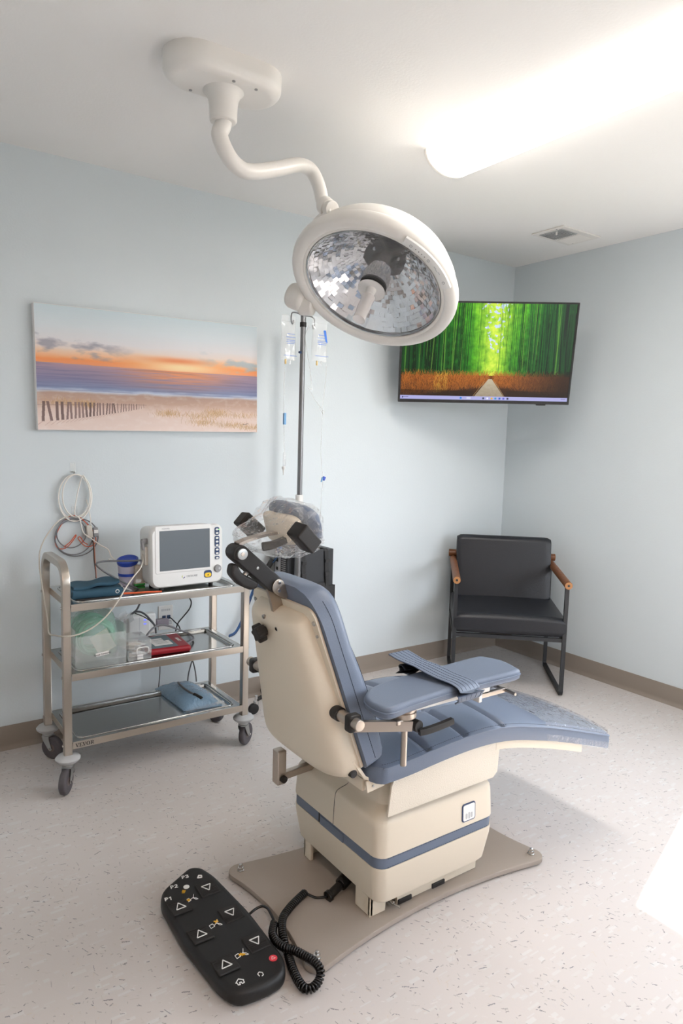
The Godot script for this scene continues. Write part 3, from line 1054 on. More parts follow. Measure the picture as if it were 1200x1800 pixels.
	for s in [-1.0, 1.0]:
		var hp := PackedVector2Array([Vector2(-2.395, 0.422), Vector2(-2.338, 0.428), Vector2(-2.338, 0.449), Vector2(-2.40, 0.456)])
		var hin := obj("hinge_plate", prism(MB.new(), hp, 0.006, 0.0015, Transform3D(Basis.IDENTITY, Vector3(0, 0, ZC + s * 0.214 - 0.003))), M.cream_shell, c)
		for k in [Vector3(-2.378, 0.438, 0), Vector3(-2.352, 0.4425, 0)]:
			obj("screw", rod(MB.new(), k + Vector3(0, 0, ZC + s * 0.214), k + Vector3(0, 0, ZC + s * 0.2195), 0.003, 8), M.zinc, hin)
		obj("hinge_arm", sweep(MB.new(), PackedVector3Array([Vector3(-2.44, 0.52, ZC + s * 0.20), Vector3(-2.405, 0.468, ZC + s * 0.203), Vector3(-2.37, 0.445, ZC + s * 0.205)]), [Vector2(-0.004, -0.014), Vector2(0.004, -0.014), Vector2(0.004, 0.014), Vector2(-0.004, 0.014)], Vector3(0, 0, 1)), M.cream_shell, c)
		obj("hinge_pin", rod(MB.new(), Vector3(-2.437, 0.483, ZC + s * 0.17), Vector3(-2.437, 0.483, ZC + s * 0.212), 0.011, 14, 0.002), M.black_plastic, c)
	# recline linkage behind the pedestal
	obj("link_bracket", bx(Vector3(0.03, 0.105, 0.034), 0.004, Vector3(-2.452, 0.362, 1.365)), M.satin_steel, c)
	obj("link_rod", bx(Vector3(0.15, 0.022, 0.022), 0.003, Vector3(-2.375, 0.333, 1.365), 2, Basis(Vector3.BACK, 0.06)), M.satin_steel, c)
	obj("link_bolt", rod(MB.new(), Vector3(-2.448, 0.328, 1.345), Vector3(-2.448, 0.328, 1.392), 0.0105, 14, 0.002), M.black_plastic, c)
	obj("stop_bolt", rod(MB.new(), Vector3(-2.40, 0.45, 1.60), Vector3(-2.42, 0.446, 1.60), 0.010, 10, 0.002), M.black_plastic, c)
	# seat cushion
	var seat := obj("seat_cushion", seat_mesh(), M.blue_vinyl, c, 40.0)
	for s in [-1.0, 1.0]:
		var wl := PackedVector3Array()
		var wl2 := PackedVector3Array()
		for i in 70:
			var q := -2.37 + (2.37 - 1.37) * i / 69.0
			wl.append(Vector3(q, seat_y(q) - 0.0045, ZC + s * (seat_hw(q) + 0.0002)))
			wl2.append(Vector3(q, seat_y(q) + 0.0015, ZC + s * (seat_hw(q) - 0.009)))
		obj("welt", tube(MB.new(), wl, 0.0026, 6), M.blue_vinyl, seat)
		var stz := MB.new()
		for i in range(0, 69):
			for h in 2:
				var a: Vector3 = wl2[i].lerp(wl2[i + 1], 0.5 * h + 0.05)
				rod(stz, a, wl2[i].lerp(wl2[i + 1], 0.5 * h + 0.33), 0.0011, 4)
		tag(obj("stitching", stz, M.blue_stitch, seat), "", "", "", "stuff")
	# leg board below the cushion
	var lb: Array = []
	for i in 9:
		var q := -1.93 + 0.42 * i / 8.0
		var y := seat_y(q) - 0.0475
		lb.append(PackedVector3Array([Vector3(q, y, ZC - 0.236), Vector3(q, y, ZC + 0.236), Vector3(q, y - 0.03, ZC + 0.236), Vector3(q, y - 0.03, ZC - 0.236)]))
	obj("leg_board", rings(MB.new(), lb), M.cream_shell, c)
	# ---------------- backrest in its own leaning frame
	var th := deg_to_rad(16.0)
	var BF := Transform3D(Basis(Vector3(cos(th), sin(th), 0), Vector3(-sin(th), cos(th), 0), Vector3(0, 0, 1)), Vector3(-2.42, 0.5, ZC))
	var tolocal := BF * Transform3D(Basis(Vector3(0, 0, 1), Vector3(0, 1, 0), Vector3(-1, 0, 0)), Vector3(0.004, 0, 0))
	var fp := rounded([Vector2(-0.228, 0.0), Vector2(0.228, 0.0), Vector2(0.222, 0.03), Vector2(0.16, 0.432), Vector2(-0.16, 0.432), Vector2(-0.222, 0.03)], 0.035)
	obj("back_plate", prism(MB.new(), fp, 0.008, 0.0015, tolocal), M.cream_shell, c)
	for s in [-1.0, 1.0]:
		for k in [[0.395, 0.153, 0.0065], [0.36, 0.156, 0.004]]:
			var a := BF * Vector3(-0.003, k[0], s * k[1])
			obj("screw", rod(MB.new(), a, a + BF.basis * Vector3(-0.005, 0, 0), k[2], 10, 0.001), M.zinc, c)
	# moulded shell
	var rs: Array = []
	var ns := 46
	for i in ns + 1:
		var q := float(i) / ns
		var u := lerpf(-0.038, 0.412, q)
		var w := lerpf(0.215, 0.128, clampf((u + 0.02) / 0.42, 0, 1))
		var d := lerpf(0.078, 0.05, q)
		# rounding at the bottom and top
		var e0 := clampf((u + 0.038) / 0.075, 0, 1)
		var e1 := clampf((0.412 - u) / 0.034, 0, 1)
		w -= 0.062 * (1.0 - sqrt(1.0 - pow(1.0 - e0, 2.0)))
		w -= 0.02 * (1.0 - sqrt(1.0 - pow(1.0 - e1, 2.0)))
		d *= 0.25 + 0.75 * sqrt(1.0 - pow(1.0 - clampf((u + 0.038) / 0.045, 0, 1), 2.0))
		d *= 0.2 + 0.8 * sqrt(1.0 - pow(1.0 - e1, 2.0))
		var row := PackedVector3Array()
		var m := 36
		for j in m + 1:
			var a := PI * j / m
			var cz := cos(a)
			var sx := sin(a)
			var p := 3.6
			var rad := pow(pow(absf(cz), p) + pow(sx, p), -1.0 / p)
			row.append(BF * Vector3(-0.0035 - d * sx * rad, u, w * (1.0 + 0.10 * (1.0 - sx)) / 1.04 * cz * rad))
		row.append(BF * Vector3(-0.003, u, 0))
		rs.append(row)
	obj("back_shell", rings(MB.new(), rs), M.cream_shell, c, 50.0)
	# back cushion
	rs = []
	ns = 44
	for i in ns + 1:
		var q := float(i) / ns
		var u := lerpf(0.0, 0.475, q)
		var w := back_hw(u) + 0.012
		var e1 := clampf((0.475 - u) / 0.10, 0, 1)
		var e0 := clampf(u / 0.02, 0, 1)
		w -= 0.085 * (1.0 - sqrt(1.0 - pow(1.0 - e1, 2.0)))
		w -= 0.015 * (1.0 - sqrt(1.0 - pow(1.0 - e0, 2.0)))
		var d := 0.082 + 0.012 * sin(PI * clampf(u / 0.3, 0, 1))
		d *= 0.3 + 0.7 * sqrt(1.0 - pow(1.0 - clampf((0.475 - u) / 0.045, 0, 1), 2.0))
		d *= 0.7 + 0.3 * sqrt(1.0 - pow(1.0 - e0, 2.0))
		var row := PackedVector3Array()
		var m := 40
		for j in m + 1:
			var a := PI * j / m
			var cz := cos(a)
			var sx := sin(a)
			var p := 5.0
			var rad := pow(pow(absf(cz), p) + pow(sx, p), -1.0 / p)
			row.append(BF * Vector3(0.005 + d * sx * rad, u, -w * cz * rad))
		row.append(BF * Vector3(0.004, u, 0))
		rs.append(row)
	var bc := obj("back_cushion", rings(MB.new(), rs), M.blue_vinyl, c, 50.0)
	# seams on the cushion: side seam and front edge welt, near and far
	for s in [-1.0, 1.0]:
		for k in [[0.030, 0.0045], [0.074, -0.002]]:
			var sp := PackedVector3Array()
			for i in 40:
				var u := lerpf(0.02, 0.44, i / 39.0)
				var w := back_hw(u) + 0.012
				w -= 0.085 * (1.0 - sqrt(1.0 - pow(1.0 - clampf((0.475 - u) / 0.10, 0, 1), 2.0)))
				var d := 0.082 + 0.012 * sin(PI * clampf(u / 0.3, 0, 1))
				var sx: float = k[0] / d
				var cz := pow(1.0 - pow(sx, 5.0), 0.2)
				sp.append(BF * Vector3(0.005 + k[0], u, s * (w * cz)))
			var stx := MB.new()
			for i in 39:
				for hh in 2:
					rod(stx, sp[i].lerp(sp[i + 1], hh * 0.5 + 0.05), sp[i].lerp(sp[i + 1], hh * 0.5 + 0.34), 0.0012, 4)
			tag(obj("stitching", stx, M.blue_stitch, bc), "", "", "", "stuff")
			obj("seam", tube(MB.new(), sp, 0.0008, 5), M.blue_stitch, bc)
	# star knob and lock on the shell
	var kn := BF * Transform3D(Basis(Vector3(0, 0, 1), Vector3(-1, 0, 0), Vector3(0, 1, 0)), Vector3(-0.052, 0.355, -0.02))
	var star := PackedVector2Array()
	for i in 60:
		var a := TAU * i / 60.0
		star.append(Vector2(cos(a), sin(a)) * (0.0225 + 0.0035 * cos(a * 6.0)))
	var knb := MB.new()
	prism(knb, star, 0.026, 0.004, kn * Transform3D(Basis(Vector3(1, 0, 0), Vector3(0, 0, -1), Vector3(0, 1, 0)), Vector3(0, 0.012, 0)))
	lathe(knb, [Vector2(0.011, 0), Vector2(0.009, 0.014)], kn, 16)
	obj("star_knob", knb, M.black_plastic, c)
	var lk := BF * Vector3(-0.0525, 0.372, 0.04)
	var ring := obj("lock_ring", rod(MB.new(), lk + BF.basis * Vector3(0.003, 0, 0), lk + BF.basis * Vector3(-0.0035, 0, 0), 0.0072, 16, 0.001), M.zinc, c)
	obj("lock_hole", rod(MB.new(), lk + BF.basis * Vector3(-0.003, 0, 0), lk + BF.basis * Vector3(-0.0042, 0, 0), 0.0042, 14), M.gloss_black, ring)
	var s2 := BF * Vector3(-0.052, 0.392, -0.022)
	obj("screw", rod(MB.new(), s2 + BF.basis * Vector3(0.003, 0, 0), s2 + BF.basis * Vector3(-0.004, 0, 0), 0.006, 14, 0.001), M.zinc, c)
	# ---------------- headrest, its bar and arm
	obj("headrest_bar", sweep(MB.new(), PackedVector3Array([Vector3(-2.546, 0.868, ZC), Vector3(-2.558, 0.915, ZC), Vector3(-2.571, 0.953, ZC)]), [Vector2(-0.006, -0.016), Vector2(0.006, -0.016), Vector2(0.006, 0.016), Vector2(-0.006, 0.016)], Vector3(1, 0, 0)), M.satin_steel, c)
	var A := Vector3(-2.672, 1.046, ZC)
	var B := Vector3(-2.568, 0.956, ZC)
	var dirp := Vector2(B.x - A.x, B.y - A.y)
	var ln := dirp.length()
	var pa := PackedVector2Array()
	for i in 13:
		var a := PI / 2.0 + PI * i / 12.0
		pa.append(Vector2(cos(a), sin(a)) * 0.0215)
	for i in 13:
		var a := -PI / 2.0 + PI * i / 12.0
		pa.append(Vector2(ln + cos(a) * 0.0215, sin(a) * 0.0215))
	var ax := Transform3D(Basis(Vector3(0, 0, 1), dirp.angle()), A)
	var arm := obj("headrest_arm", prism(MB.new(), pa, 0.05, 0.003, ax * Transform3D(Basis.IDENTITY, Vector3(0, 0, -0.025))), M.black_plastic, c)
	obj("pivot_cap", rod(MB.new(), ax * Vector3(0, 0, 0.024), ax * Vector3(0, 0, 0.034), 0.0145, 24, 0.002), M.zinc, arm)
	obj("pivot_core", rod(MB.new(), ax * Vector3(0, 0, 0.033), ax * Vector3(0, 0, 0.0352), 0.0055, 14, 0.0008), M.satin_steel, arm)
	obj("screw", rod(MB.new(), ax * Vector3(0.062, 0.0, 0.024), ax * Vector3(0.062, 0.0, 0.0262), 0.004, 12, 0.0005), M.chrome, arm)
	var ep := PackedVector2Array([Vector2(ln - 0.012, 0.012), Vector2(ln - 0.015, -0.004), Vector2(ln - 0.006, -0.0175), Vector2(ln + 0.012, -0.021), Vector2(ln + 0.045, -0.014), Vector2(ln + 0.047, -0.004), Vector2(ln + 0.022, 0.012), Vector2(ln + 0.003, 0.0195)])
	var cap := obj("arm_end_plate", prism(MB.new(), rounded(Array(ep), 0.008, 3), 0.005, 0.001, ax * Transform3D(Basis.IDENTITY, Vector3(0, 0, 0.0255))), M.satin_steel, c)
	for k in [Vector3(ln - 0.002, 0.008, 0), Vector3(ln + 0.012, -0.009, 0)]:
		obj("screw", rod(MB.new(), ax * (k + Vector3(0, 0, 0.030)), ax * (k + Vector3(0, 0, 0.0335)), 0.0052, 14, 0.0008), M.chrome, cap)
	# clamp paddle below the arm
	var pk: Transform3D = ax * Transform3D(Basis(Vector3(0, 0, 1), 0.12), Vector3(0.050, -0.040, 0.005)).scaled_local(Vector3.ONE * 0.9)
	var pad := PackedVector2Array([Vector2(-0.052, 0.012), Vector2(-0.04, 0.022), Vector2(-0.012, 0.007), Vector2(0.018, 0.010), Vector2(0.05, 0.012), Vector2(0.056, -0.004), Vector2(0.042, -0.02), Vector2(0.0, -0.025), Vector2(-0.042, -0.014)])
	obj("clamp_paddle", prism(MB.new(), rounded(Array(pad), 0.012, 4), 0.036, 0.008, pk * Transform3D(Basis.IDENTITY, Vector3(0, 0, -0.018)), 3), M.black_plastic, c)
	obj("clamp_stem", rod(MB.new(), ax * Vector3(0.058, -0.046, 0.0), ax * Vector3(0.058, -0.018, 0.0), 0.008, 12), M.zinc, c)
	# bar from the arm to the headrest
	obj("headrest_bar", sweep(MB.new(), spl([Vector3(-2.672, 1.068, ZC), Vector3(-2.64, 1.078, ZC), Vector3(-2.59, 1.088, ZC), Vector3(-2.545, 1.092, ZC)], 5), [Vector2(-0.015, -0.0035), Vector2(0.015, -0.0035), Vector2(0.015, 0.0035), Vector2(-0.015, 0.0035)], Vector3.UP), M.satin_steel, c)
	var HF := Transform3D(Basis(Vector3(0, 0, 1), deg_to_rad(14.0)), Vector3(-2.547, 1.103, ZC))
	# crescent shell and pad: curved across z, wings forward
	var crescent := func(x_off: float, t: float, w: float, h: float, bend: float, lift: float) -> MB:
		var rr2: Array = []
		for i in 25:
			var s := -1.0 + 2.0 * i / 24.0
			var endf := sqrt(maxf(0.0, 1.0 - pow(absf(s), 5.0)))
			var row := PackedVector3Array()
			for p in rr(t, h, minf(t, h) * 0.42, 4):
				var k := 0.25 + 0.75 * endf
				row.append(HF * Vector3(x_off + bend * s * s + p.x * k, lift * (1.0 - s * s) + p.y * k, s * w))
			rr2.append(row)
		return rings(MB.new(), rr2)
	obj("headrest_shell", crescent.call(-0.004, 0.028, 0.09, 0.082, 0.016, 0.0), M.cream_shell, c, 50.0)
	obj("headrest_pad", crescent.call(0.026, 0.038, 0.114, 0.098, 0.026, 0.016), M.blue_vinyl, c, 50.0)
	for s in [-1.0, 1.0]:
		var hb := Basis(Vector3(0, 0, 1), -0.75) * Basis(Vector3(0, 1, 0), s * 0.12)
		obj("side_block", bx(Vector3(0.07, 0.042, 0.052), 0.005, Vector3(-2.552 - (0.018 if s < 0.0 else 0.0), 1.094, ZC + s * 0.128), 2, hb), M.black_plastic, c)
	obj("headrest_lever", sweep(MB.new(), spl([at_z(461, 961, ZC + 0.022), Vector3(-2.583, 1.064, ZC + 0.03), Vector3(-2.54, 1.080, ZC + 0.04), Vector3(-2.528, 1.084, ZC + 0.044)], 4), [Vector2(-0.011, -0.007), Vector2(0.0, -0.0115), Vector2(0.011, -0.007), Vector2(0.011, 0.007), Vector2(0.0, 0.0115), Vector2(-0.011, 0.007)], Vector3.UP), M.black_plastic, c, 60.0)
	obj("lever_knob", rod(MB.new(), Vector3(-2.527, 1.082, ZC + 0.03), Vector3(-2.531, 1.083, ZC + 0.062), 0.0125, 18, 0.003), M.gloss_black, c)
	# ---------------- armrests: cross tube, clamps, near arm with pad
	obj("arm_tube", rod(MB.new(), Vector3(-2.478, 0.648, ZC - 0.285), Vector3(-2.478, 0.648, ZC + 0.285), 0.0145, 20, 0.002), M.satin_steel, c)
	for s in [-1.0, 1.0]:
		var sw2 := s as float
		obj("tube_clamp", bx(Vector3(0.038, 0.044, 0.028), 0.008, Vector3(-2.476, 0.645, ZC + sw2 * 0.252)), M.black_plastic, c)
		obj("tube_collar", rod(MB.new(), Vector3(-2.478, 0.648, ZC + sw2 * 0.165), Vector3(-2.478, 0.648, ZC + sw2 * 0.203), 0.0185, 20, 0.002), M.black_plastic, c)
	var b0 := Vector3(-2.478, 0.638, 1.762)
	var b1 := Vector3(-2.333, 0.626, 1.813)
	obj("arm_bar", sweep(MB.new(), PackedVector3Array([b0, b1]), [Vector2(-0.007, -0.013), Vector2(0.007, -0.013), Vector2(0.007, 0.013), Vector2(-0.007, 0.013)], Vector3.UP), M.satin_steel, c)
	obj("arm_clamp_block", bx(Vector3(0.05, 0.014, 0.028), 0.004, Vector3(-2.352, 0.638, 1.795)), M.satin_steel, c)
	obj("drop_post", rod(MB.new(), Vector3(-2.347, 0.626, 1.803), Vector3(-2.347, 0.52, 1.803), 0.008, 16, 0.001), M.satin_steel, c)
	obj("arm_knuckle", rod(MB.new(), Vector3(-2.322, 0.624, 1.79), Vector3(-2.318, 0.624, 1.826), 0.0155, 18, 0.003), M.black_plastic, c)
	var lvp := spl([Vector3(-2.318, 0.610, 1.826), Vector3(-2.29, 0.612, 1.832), Vector3(-2.25, 0.617, 1.836), Vector3(-2.215, 0.622, 1.838)], 4)
	obj("arm_lever", sweep(MB.new(), lvp, [Vector2(-0.006, -0.008), Vector2(0.006, -0.008), Vector2(0.008, 0), Vector2(0.006, 0.008), Vector2(-0.006, 0.008), Vector2(-0.008, 0)], Vector3.UP), M.black_plastic, c)
	var pv := Vector3(-2.338, 0.640, 1.788)
	obj("pad_swivel", lathe(MB.new(), [Vector2(0.02, 0.0), Vector2(0.030, 0.003), Vector2(0.032, 0.006), Vector2(0.032, 0.018), Vector2(0.029, 0.0195), Vector2(0.029, 0.022), Vector2(0.031, 0.023), Vector2(0.031, 0.034), Vector2(0.024, 0.035)], Transform3D(Basis.IDENTITY, pv), 28), M.satin_steel, c)
	obj("pad_rail", bx(Vector3(0.28, 0.022, 0.034), 0.004, Vector3(-2.175, 0.664, 1.783)), M.white_enamel, c)
	obj("rail_bracket", bx(Vector3(0.012, 0.04, 0.03), 0.002, Vector3(-2.083, 0.654, 1.795)), M.white_enamel, c)
	obj("rail_extension", bx(Vector3(0.125, 0.013, 0.012), 0.002, Vector3(-2.02, 0.640, 1.785)), M.satin_steel, c)
	obj("rail_crossbar", rod(MB.new(), Vector3(-1.962, 0.640, 1.735), Vector3(-1.962, 0.640, 1.828), 0.005, 12, 0.001), M.satin_steel, c)
	var outl := [Vector2(-2.455, 1.80), Vector2(-2.44, 1.755), Vector2(-2.395, 1.715), Vector2(-2.33, 1.697), Vector2(-2.25, 1.686), Vector2(-2.10, 1.676), Vector2(-1.965, 1.668), Vector2(-1.938, 1.682), Vector2(-1.918, 1.735), Vector2(-1.930, 1.80), Vector2(-1.955, 1.824), Vector2(-2.10, 1.824), Vector2(-2.25, 1.832), Vector2(-2.36, 1.842), Vector2(-2.425, 1.853), Vector2(-2.45, 1.838)]
	var sm := PackedVector2Array()
	var o3: Array = []
	for p in outl:
		o3.append(Vector3(p.x, 0, p.y))
	for p in spl(o3, 4, true):
		sm.append(Vector2(p.x, p.z))
	var ap2 := obj("arm_pad", prism(MB.new(), sm, 0.031, 0.010, Transform3D(flat, Vector3(0, 0.706, 0)), 4), M.blue_vinyl, c, 45.0)
	var wp := PackedVector3Array()
	for p in sm:
		var ctr := Vector2(-2.18, 1.76)
		wp.append(Vector3(p.x, 0.692, p.y) + Vector3(p.x - ctr.x, 0, p.y - ctr.y).normalized() * 0.0008)
	wp.append(wp[0])
	obj("welt", tube(MB.new(), wp, 0.0024, 6), M.blue_vinyl, ap2)
	# strap over the pad: loose flap on the far side, wrapped below on the near side
	var path := spl([Vector3(-2.215, 0.742, 1.612), Vector3(-2.205, 0.732, 1.66), Vector3(-2.19, 0.724, 1.71), Vector3(-2.178, 0.715, 1.77), Vector3(-2.168, 0.711, 1.815), Vector3(-2.164, 0.704, 1.838), Vector3(-2.163, 0.69, 1.848), Vector3(-2.163, 0.674, 1.845), Vector3(-2.165, 0.664, 1.832)], 5)
	var strap := obj("wrist_strap", sweep(MB.new(), path, [Vector2(-0.043, -0.0022), Vector2(0.043, -0.0022), Vector2(0.0445, 0), Vector2(0.043, 0.0022), Vector2(-0.043, 0.0022), Vector2(-0.0445, 0)], Vector3(0, 0.35, 0.94).normalized().cross(Vector3.RIGHT).normalized()), M.blue_vinyl, c, 60.0)
	var fsx := frames(path, Vector3(0, 0.35, 0.94).normalized().cross(Vector3.RIGHT).normalized())
	for k in [-0.034, -0.017, 0.0, 0.017, 0.034]:
		var mbs := MB.new()
		for i in range(0, path.size() - 1):
			for hh in 2:
				var d0: Vector3 = fsx[i].x * k
				var nn: Vector3 = fsx[i].y
				if nn.y + nn.z * 0.5 < 0.0:
					nn = -nn
				var q0 := path[i].lerp(path[i + 1], hh * 0.5) + d0 + nn * 0.0024
				var q1 := path[i].lerp(path[i + 1], hh * 0.5 + 0.3) + d0 + nn * 0.0024
				rod(mbs, q0, q1, 0.0009, 4)
		tag(obj("stitching", mbs, M.blue_stitch, strap), "", "", "", "stuff")
	var lp := spl([Vector3(-2.20, 0.712, 1.675), Vector3(-2.20, 0.722, 1.655), Vector3(-2.20, 0.712, 1.645), Vector3(-2.20, 0.69, 1.648), Vector3(-2.19, 0.668, 1.665), Vector3(-2.18, 0.664, 1.69)], 4)
	obj("strap_loop", sweep(MB.new(), lp, [Vector2(-0.04, -0.002), Vector2(0.04, -0.002), Vector2(0.04, 0.002), Vector2(-0.04, 0.002)], Vector3(0, 0.35, 0.94).normalized().cross(Vector3.RIGHT).normalized()), M.navy_vinyl, c, 60.0)
	# ---------------- loose plastic covers
	var fv: Array = []
	var nz := FastNoiseLite.new()
	nz.seed = 5
	nz.frequency = 14.0
	for i in 26:
		var q := -1.72 + 0.384 * i / 25.0
		var row := PackedVector3Array()
		for j in 40:
			var s := 1.0 - 2.0 * j / 39.0
			var w := seat_hw(minf(q, -1.352)) + 0.006
			var x := q
			var y := seat_y(q) + 0.017 * (1.0 - pow(absf(s), 2.4)) + 0.009
			if absf(s) > 0.97:
				y = seat_y(q) - 0.05 * (absf(s) - 0.97) / 0.03
			if i == 25:
				y -= 0.05
			var dn := 0.003 * nz.get_noise_3d(x, y, s)
			row.append(Vector3(x, y + dn + 0.001, ZC + w * s * 1.004))
		fv.append(row)
	tag(obj("foot_cover", rings(MB.new(), fv, false, false), M.foot_film, null, 60.0, false), "clear plastic cover over the foot end of the blue chair", "plastic cover")
	# bag over the headrest: a crumpled closed film
	var bg: Array = []
	nz.frequency = 9.0
	for i in 25:
		var a := PI * i / 24.0
		var row := PackedVector3Array()
		for j in 40:
			var b := TAU * j / 40.0
			var d := Vector3(sin(a) * cos(b), cos(a), sin(a) * sin(b))
			var k := 1.0 + 0.22 * nz.get_noise_3d(d.x * 0.12, d.y * 0.12, d.z * 0.12) + 0.12 * nz.get_noise_3d(d.x * 0.35 + 3.0, d.y * 0.35, d.z * 0.35)
			var e := Vector3(0.085, 0.074, 0.135) * k
			var p := Vector3(d.x * e.x, d.y * e.y, d.z * e.z)
			if p.x < -0.03:
				p.x *= 1.6
				p.y = p.y * 0.75 - 0.02
			row.append(Vector3(-2.532, 1.104, ZC) + p)
		bg.append(row)
	tag(obj("headrest_bag", rings(MB.new(), bg, false), M.bag_film, null, 25.0, true), "crumpled clear plastic bag wrapped around the chair's headrest", "plastic bag")

# ------------------------------------------------------------------ surgical light
func build_surgical_light() -> void:
	var piv := Vector3(-2.50, H, 1.035)
	var t := thing("surgical_light", "white ceiling-mounted surgical lamp with faceted mirror dish", "surgical light", Vector3.ZERO)
	# canopy: racetrack with soft rim
	var race := PackedVector2Array()
	for i in 17:
		var a := -PI / 2.0 + PI * i / 16.0
		race.append(Vector2(0.085 + cos(a) * 0.1, sin(a) * 0.1))
	for i in 17:
		var a := PI / 2.0 + PI * i / 16.0
		race.append(Vector2(-0.085 + cos(a) * 0.1, sin(a) * 0.1))
	var down := Basis(Vector3(1, 0, 0), Vector3(0, 0, 1), Vector3(0, -1, 0))
	obj("canopy", prism(MB.new(), race, 0.068, 0.032, Transform3D(down, Vector3(-2.505, H, 1.045)), 6, false), M.white_enamel, t, 50.0)
	for p in [Vector3(-2.505, H - 0.0675, 1.115), Vector3(-2.43, H - 0.0675, 1.112), Vector3(-2.585, H - 0.0675, 0.985)]:
		obj("screw", rod(MB.new(), p, p + Vector3(0, -0.0025, 0), 0.005, 12), M.grey_plastic, t)
	obj("collar", lathe(MB.new(), [Vector2(0.036, -0.155), Vector2(0.040, -0.153), Vector2(0.0415, -0.148), Vector2(0.043, -0.11), Vector2(0.046, -0.09), Vector2(0.054, -0.075), Vector2(0.062, -0.068), Vector2(0.064, -0.06)], Transform3D(Basis.IDENTITY, piv), 32), M.white_enamel, t, 60.0)
	# bent arm
	var pts := spl([Vector3(-2.50, 2.33, 1.035), Vector3(-2.50, 2.28, 1.035), at_d(386, 238, 2.105), at_d(400, 272, 2.12), at_d(419, 294, 2.15), at_d(442, 302, 2.185), at_d(485, 297, 2.265), at_d(522, 290, 2.335), at_d(545, 298, 2.375), at_d(559, 323, 2.395), at_d(566, 352, 2.40), at_d(569, 366, 2.40)], 7)
	var sc: Array = []
	for i in pts.size():
		sc.append(lerpf(1.0, 0.87, float(i) / pts.size()))
	var sec: Array = []
	for i in 24:
		sec.append(Vector2(cos(TAU * i / 24.0), sin(TAU * i / 24.0)) * 0.0258)
	obj("arm", sweep(MB.new(), pts, sec, Vector3.ZERO, true, sc), M.white_enamel, t, 60.0)
	# head frame: y = direction of the light
	var nrm := Vector3(-0.524, -0.825, 0.21).normalized()
	var L := Vector3(-1.903, 1.886, 1.026)
	var F := Transform3D(basis_to(nrm), L)
	var on := func(r: float, deg: float, h: float) -> Vector3:
		return F * Vector3(cos(deg_to_rad(deg)) * r, h, sin(deg_to_rad(deg)) * r)
	# joint, yoke and lug
	var j0 := pts[-1]
	var jc: Vector3 = on.call(0.285, 284.0, -0.085)
	var jm := MB.new()
	rod(jm, j0 + Vector3(0, 0.012, 0), j0 + (jc - j0) * 0.55, 0.031, 24, 0.004)
	rod(jm, j0 + (jc - j0) * 0.55, jc, 0.027, 24, 0.004)
	obj("arm_joint", jm, M.white_enamel, t)
	var yk: Array = []
	for d in [284.0, 270.0, 255.0, 240.0, 225.0, 212.0, 202.0]:
		yk.append(on.call(0.27, d, -0.085))
	obj("yoke", tube(MB.new(), spl(yk, 5), 0.026, 16), M.white_enamel, t, 60.0)
	var lug := MB.new()
	rod(lug, on.call(0.385, 205.0, -0.018), on.call(0.318, 200.0, 0.0), 0.05, 32, 0.016)
	rod(lug, on.call(0.352, 199.0, 0.006), on.call(0.30, 194.0, 0.0), 0.04, 28, 0.010)
	obj("yoke_lug", lug, M.white_enamel, t, 60.0)
	# ring, rear shell
	var rp: Array = [Vector2(0.256, -0.014), Vector2(0.254, 0.0), Vector2(0.2565, 0.0055), Vector2(0.262, 0.007), Vector2(0.266, 0.006), Vector2(0.272, 0.012), Vector2(0.286, 0.0145), Vector2(0.300, 0.011), Vector2(0.309, 0.002), Vector2(0.3125, -0.012), Vector2(0.311, -0.026), Vector2(0.304, -0.036), Vector2(0.296, -0.038), Vector2(0.292, -0.045), Vector2(0.288, -0.075), Vector2(0.26, -0.12), Vector2(0.20, -0.165), Vector2(0.12, -0.19), Vector2(0.05, -0.197), Vector2(0.0, -0.198)]
	var rs: Array = []
	for p in rp:
		var row := PackedVector3Array()
		for i in 72:
			row.append(F * Vector3(p.x * cos(TAU * i / 72.0), p.y, p.x * sin(TAU * i / 72.0)))
		rs.append(row)
	obj("head_shell", rings(MB.new(), rs, false), M.white_enamel, t, 50.0, false)
	var trim: Array = []
	for p in [Vector2(0.2535, 0.004), Vector2(0.249, 0.004), Vector2(0.248, -0.004), Vector2(0.252, -0.012), Vector2(0.2535, -0.004)]:
		var row := PackedVector3Array()
		for i in 72:
			row.append(F * Vector3(p.x * cos(TAU * i / 72.0), p.y, p.x * sin(TAU * i / 72.0)))
		trim.append(row)
	obj("bezel", rings(MB.new(), trim, false, true, true), M.chrome, t, 60.0)
	# faceted reflector
	var rf := MB.new()
	var prof: Array = []
	for i in 14:
		var r := lerpf(0.250, 0.078, i / 13.0)
		prof.append(Vector2(r, -0.012 - 0.135 * (1.0 - pow(r / 0.25, 2.0))))
	for i in 13:
		var na := 60
		for j in na:
			var q: Array = []
			for k in [[i, j], [i, j + 1], [i + 1, j + 1], [i + 1, j]]:
				var a: float = TAU * k[1] / na + i * 0.037
				q.append(Vector3(prof[k[0]].x * cos(a), prof[k[0]].y, prof[k[0]].x * sin(a)))
			var ca := TAU * (j + 0.5) / na + i * 0.037
			var tl := rng.randfn(0.0, 0.095)
			var tl2 := rng.randfn(0.0, 0.08)
			var mid: Vector3 = (q[0] + q[1] + q[2] + q[3]) * 0.25
			for k in 4:
				var rad: Vector3 = q[k] - mid
				q[k].y += rad.dot(Vector3(cos(ca), 0, sin(ca))) * tl + rad.dot(Vector3(-sin(ca), 0, cos(ca))) * tl2
			rf.quad(F * q[0], F * q[1], F * q[2], F * q[3])
	obj("reflector", rf, M.mirror, t, 0.5, false)
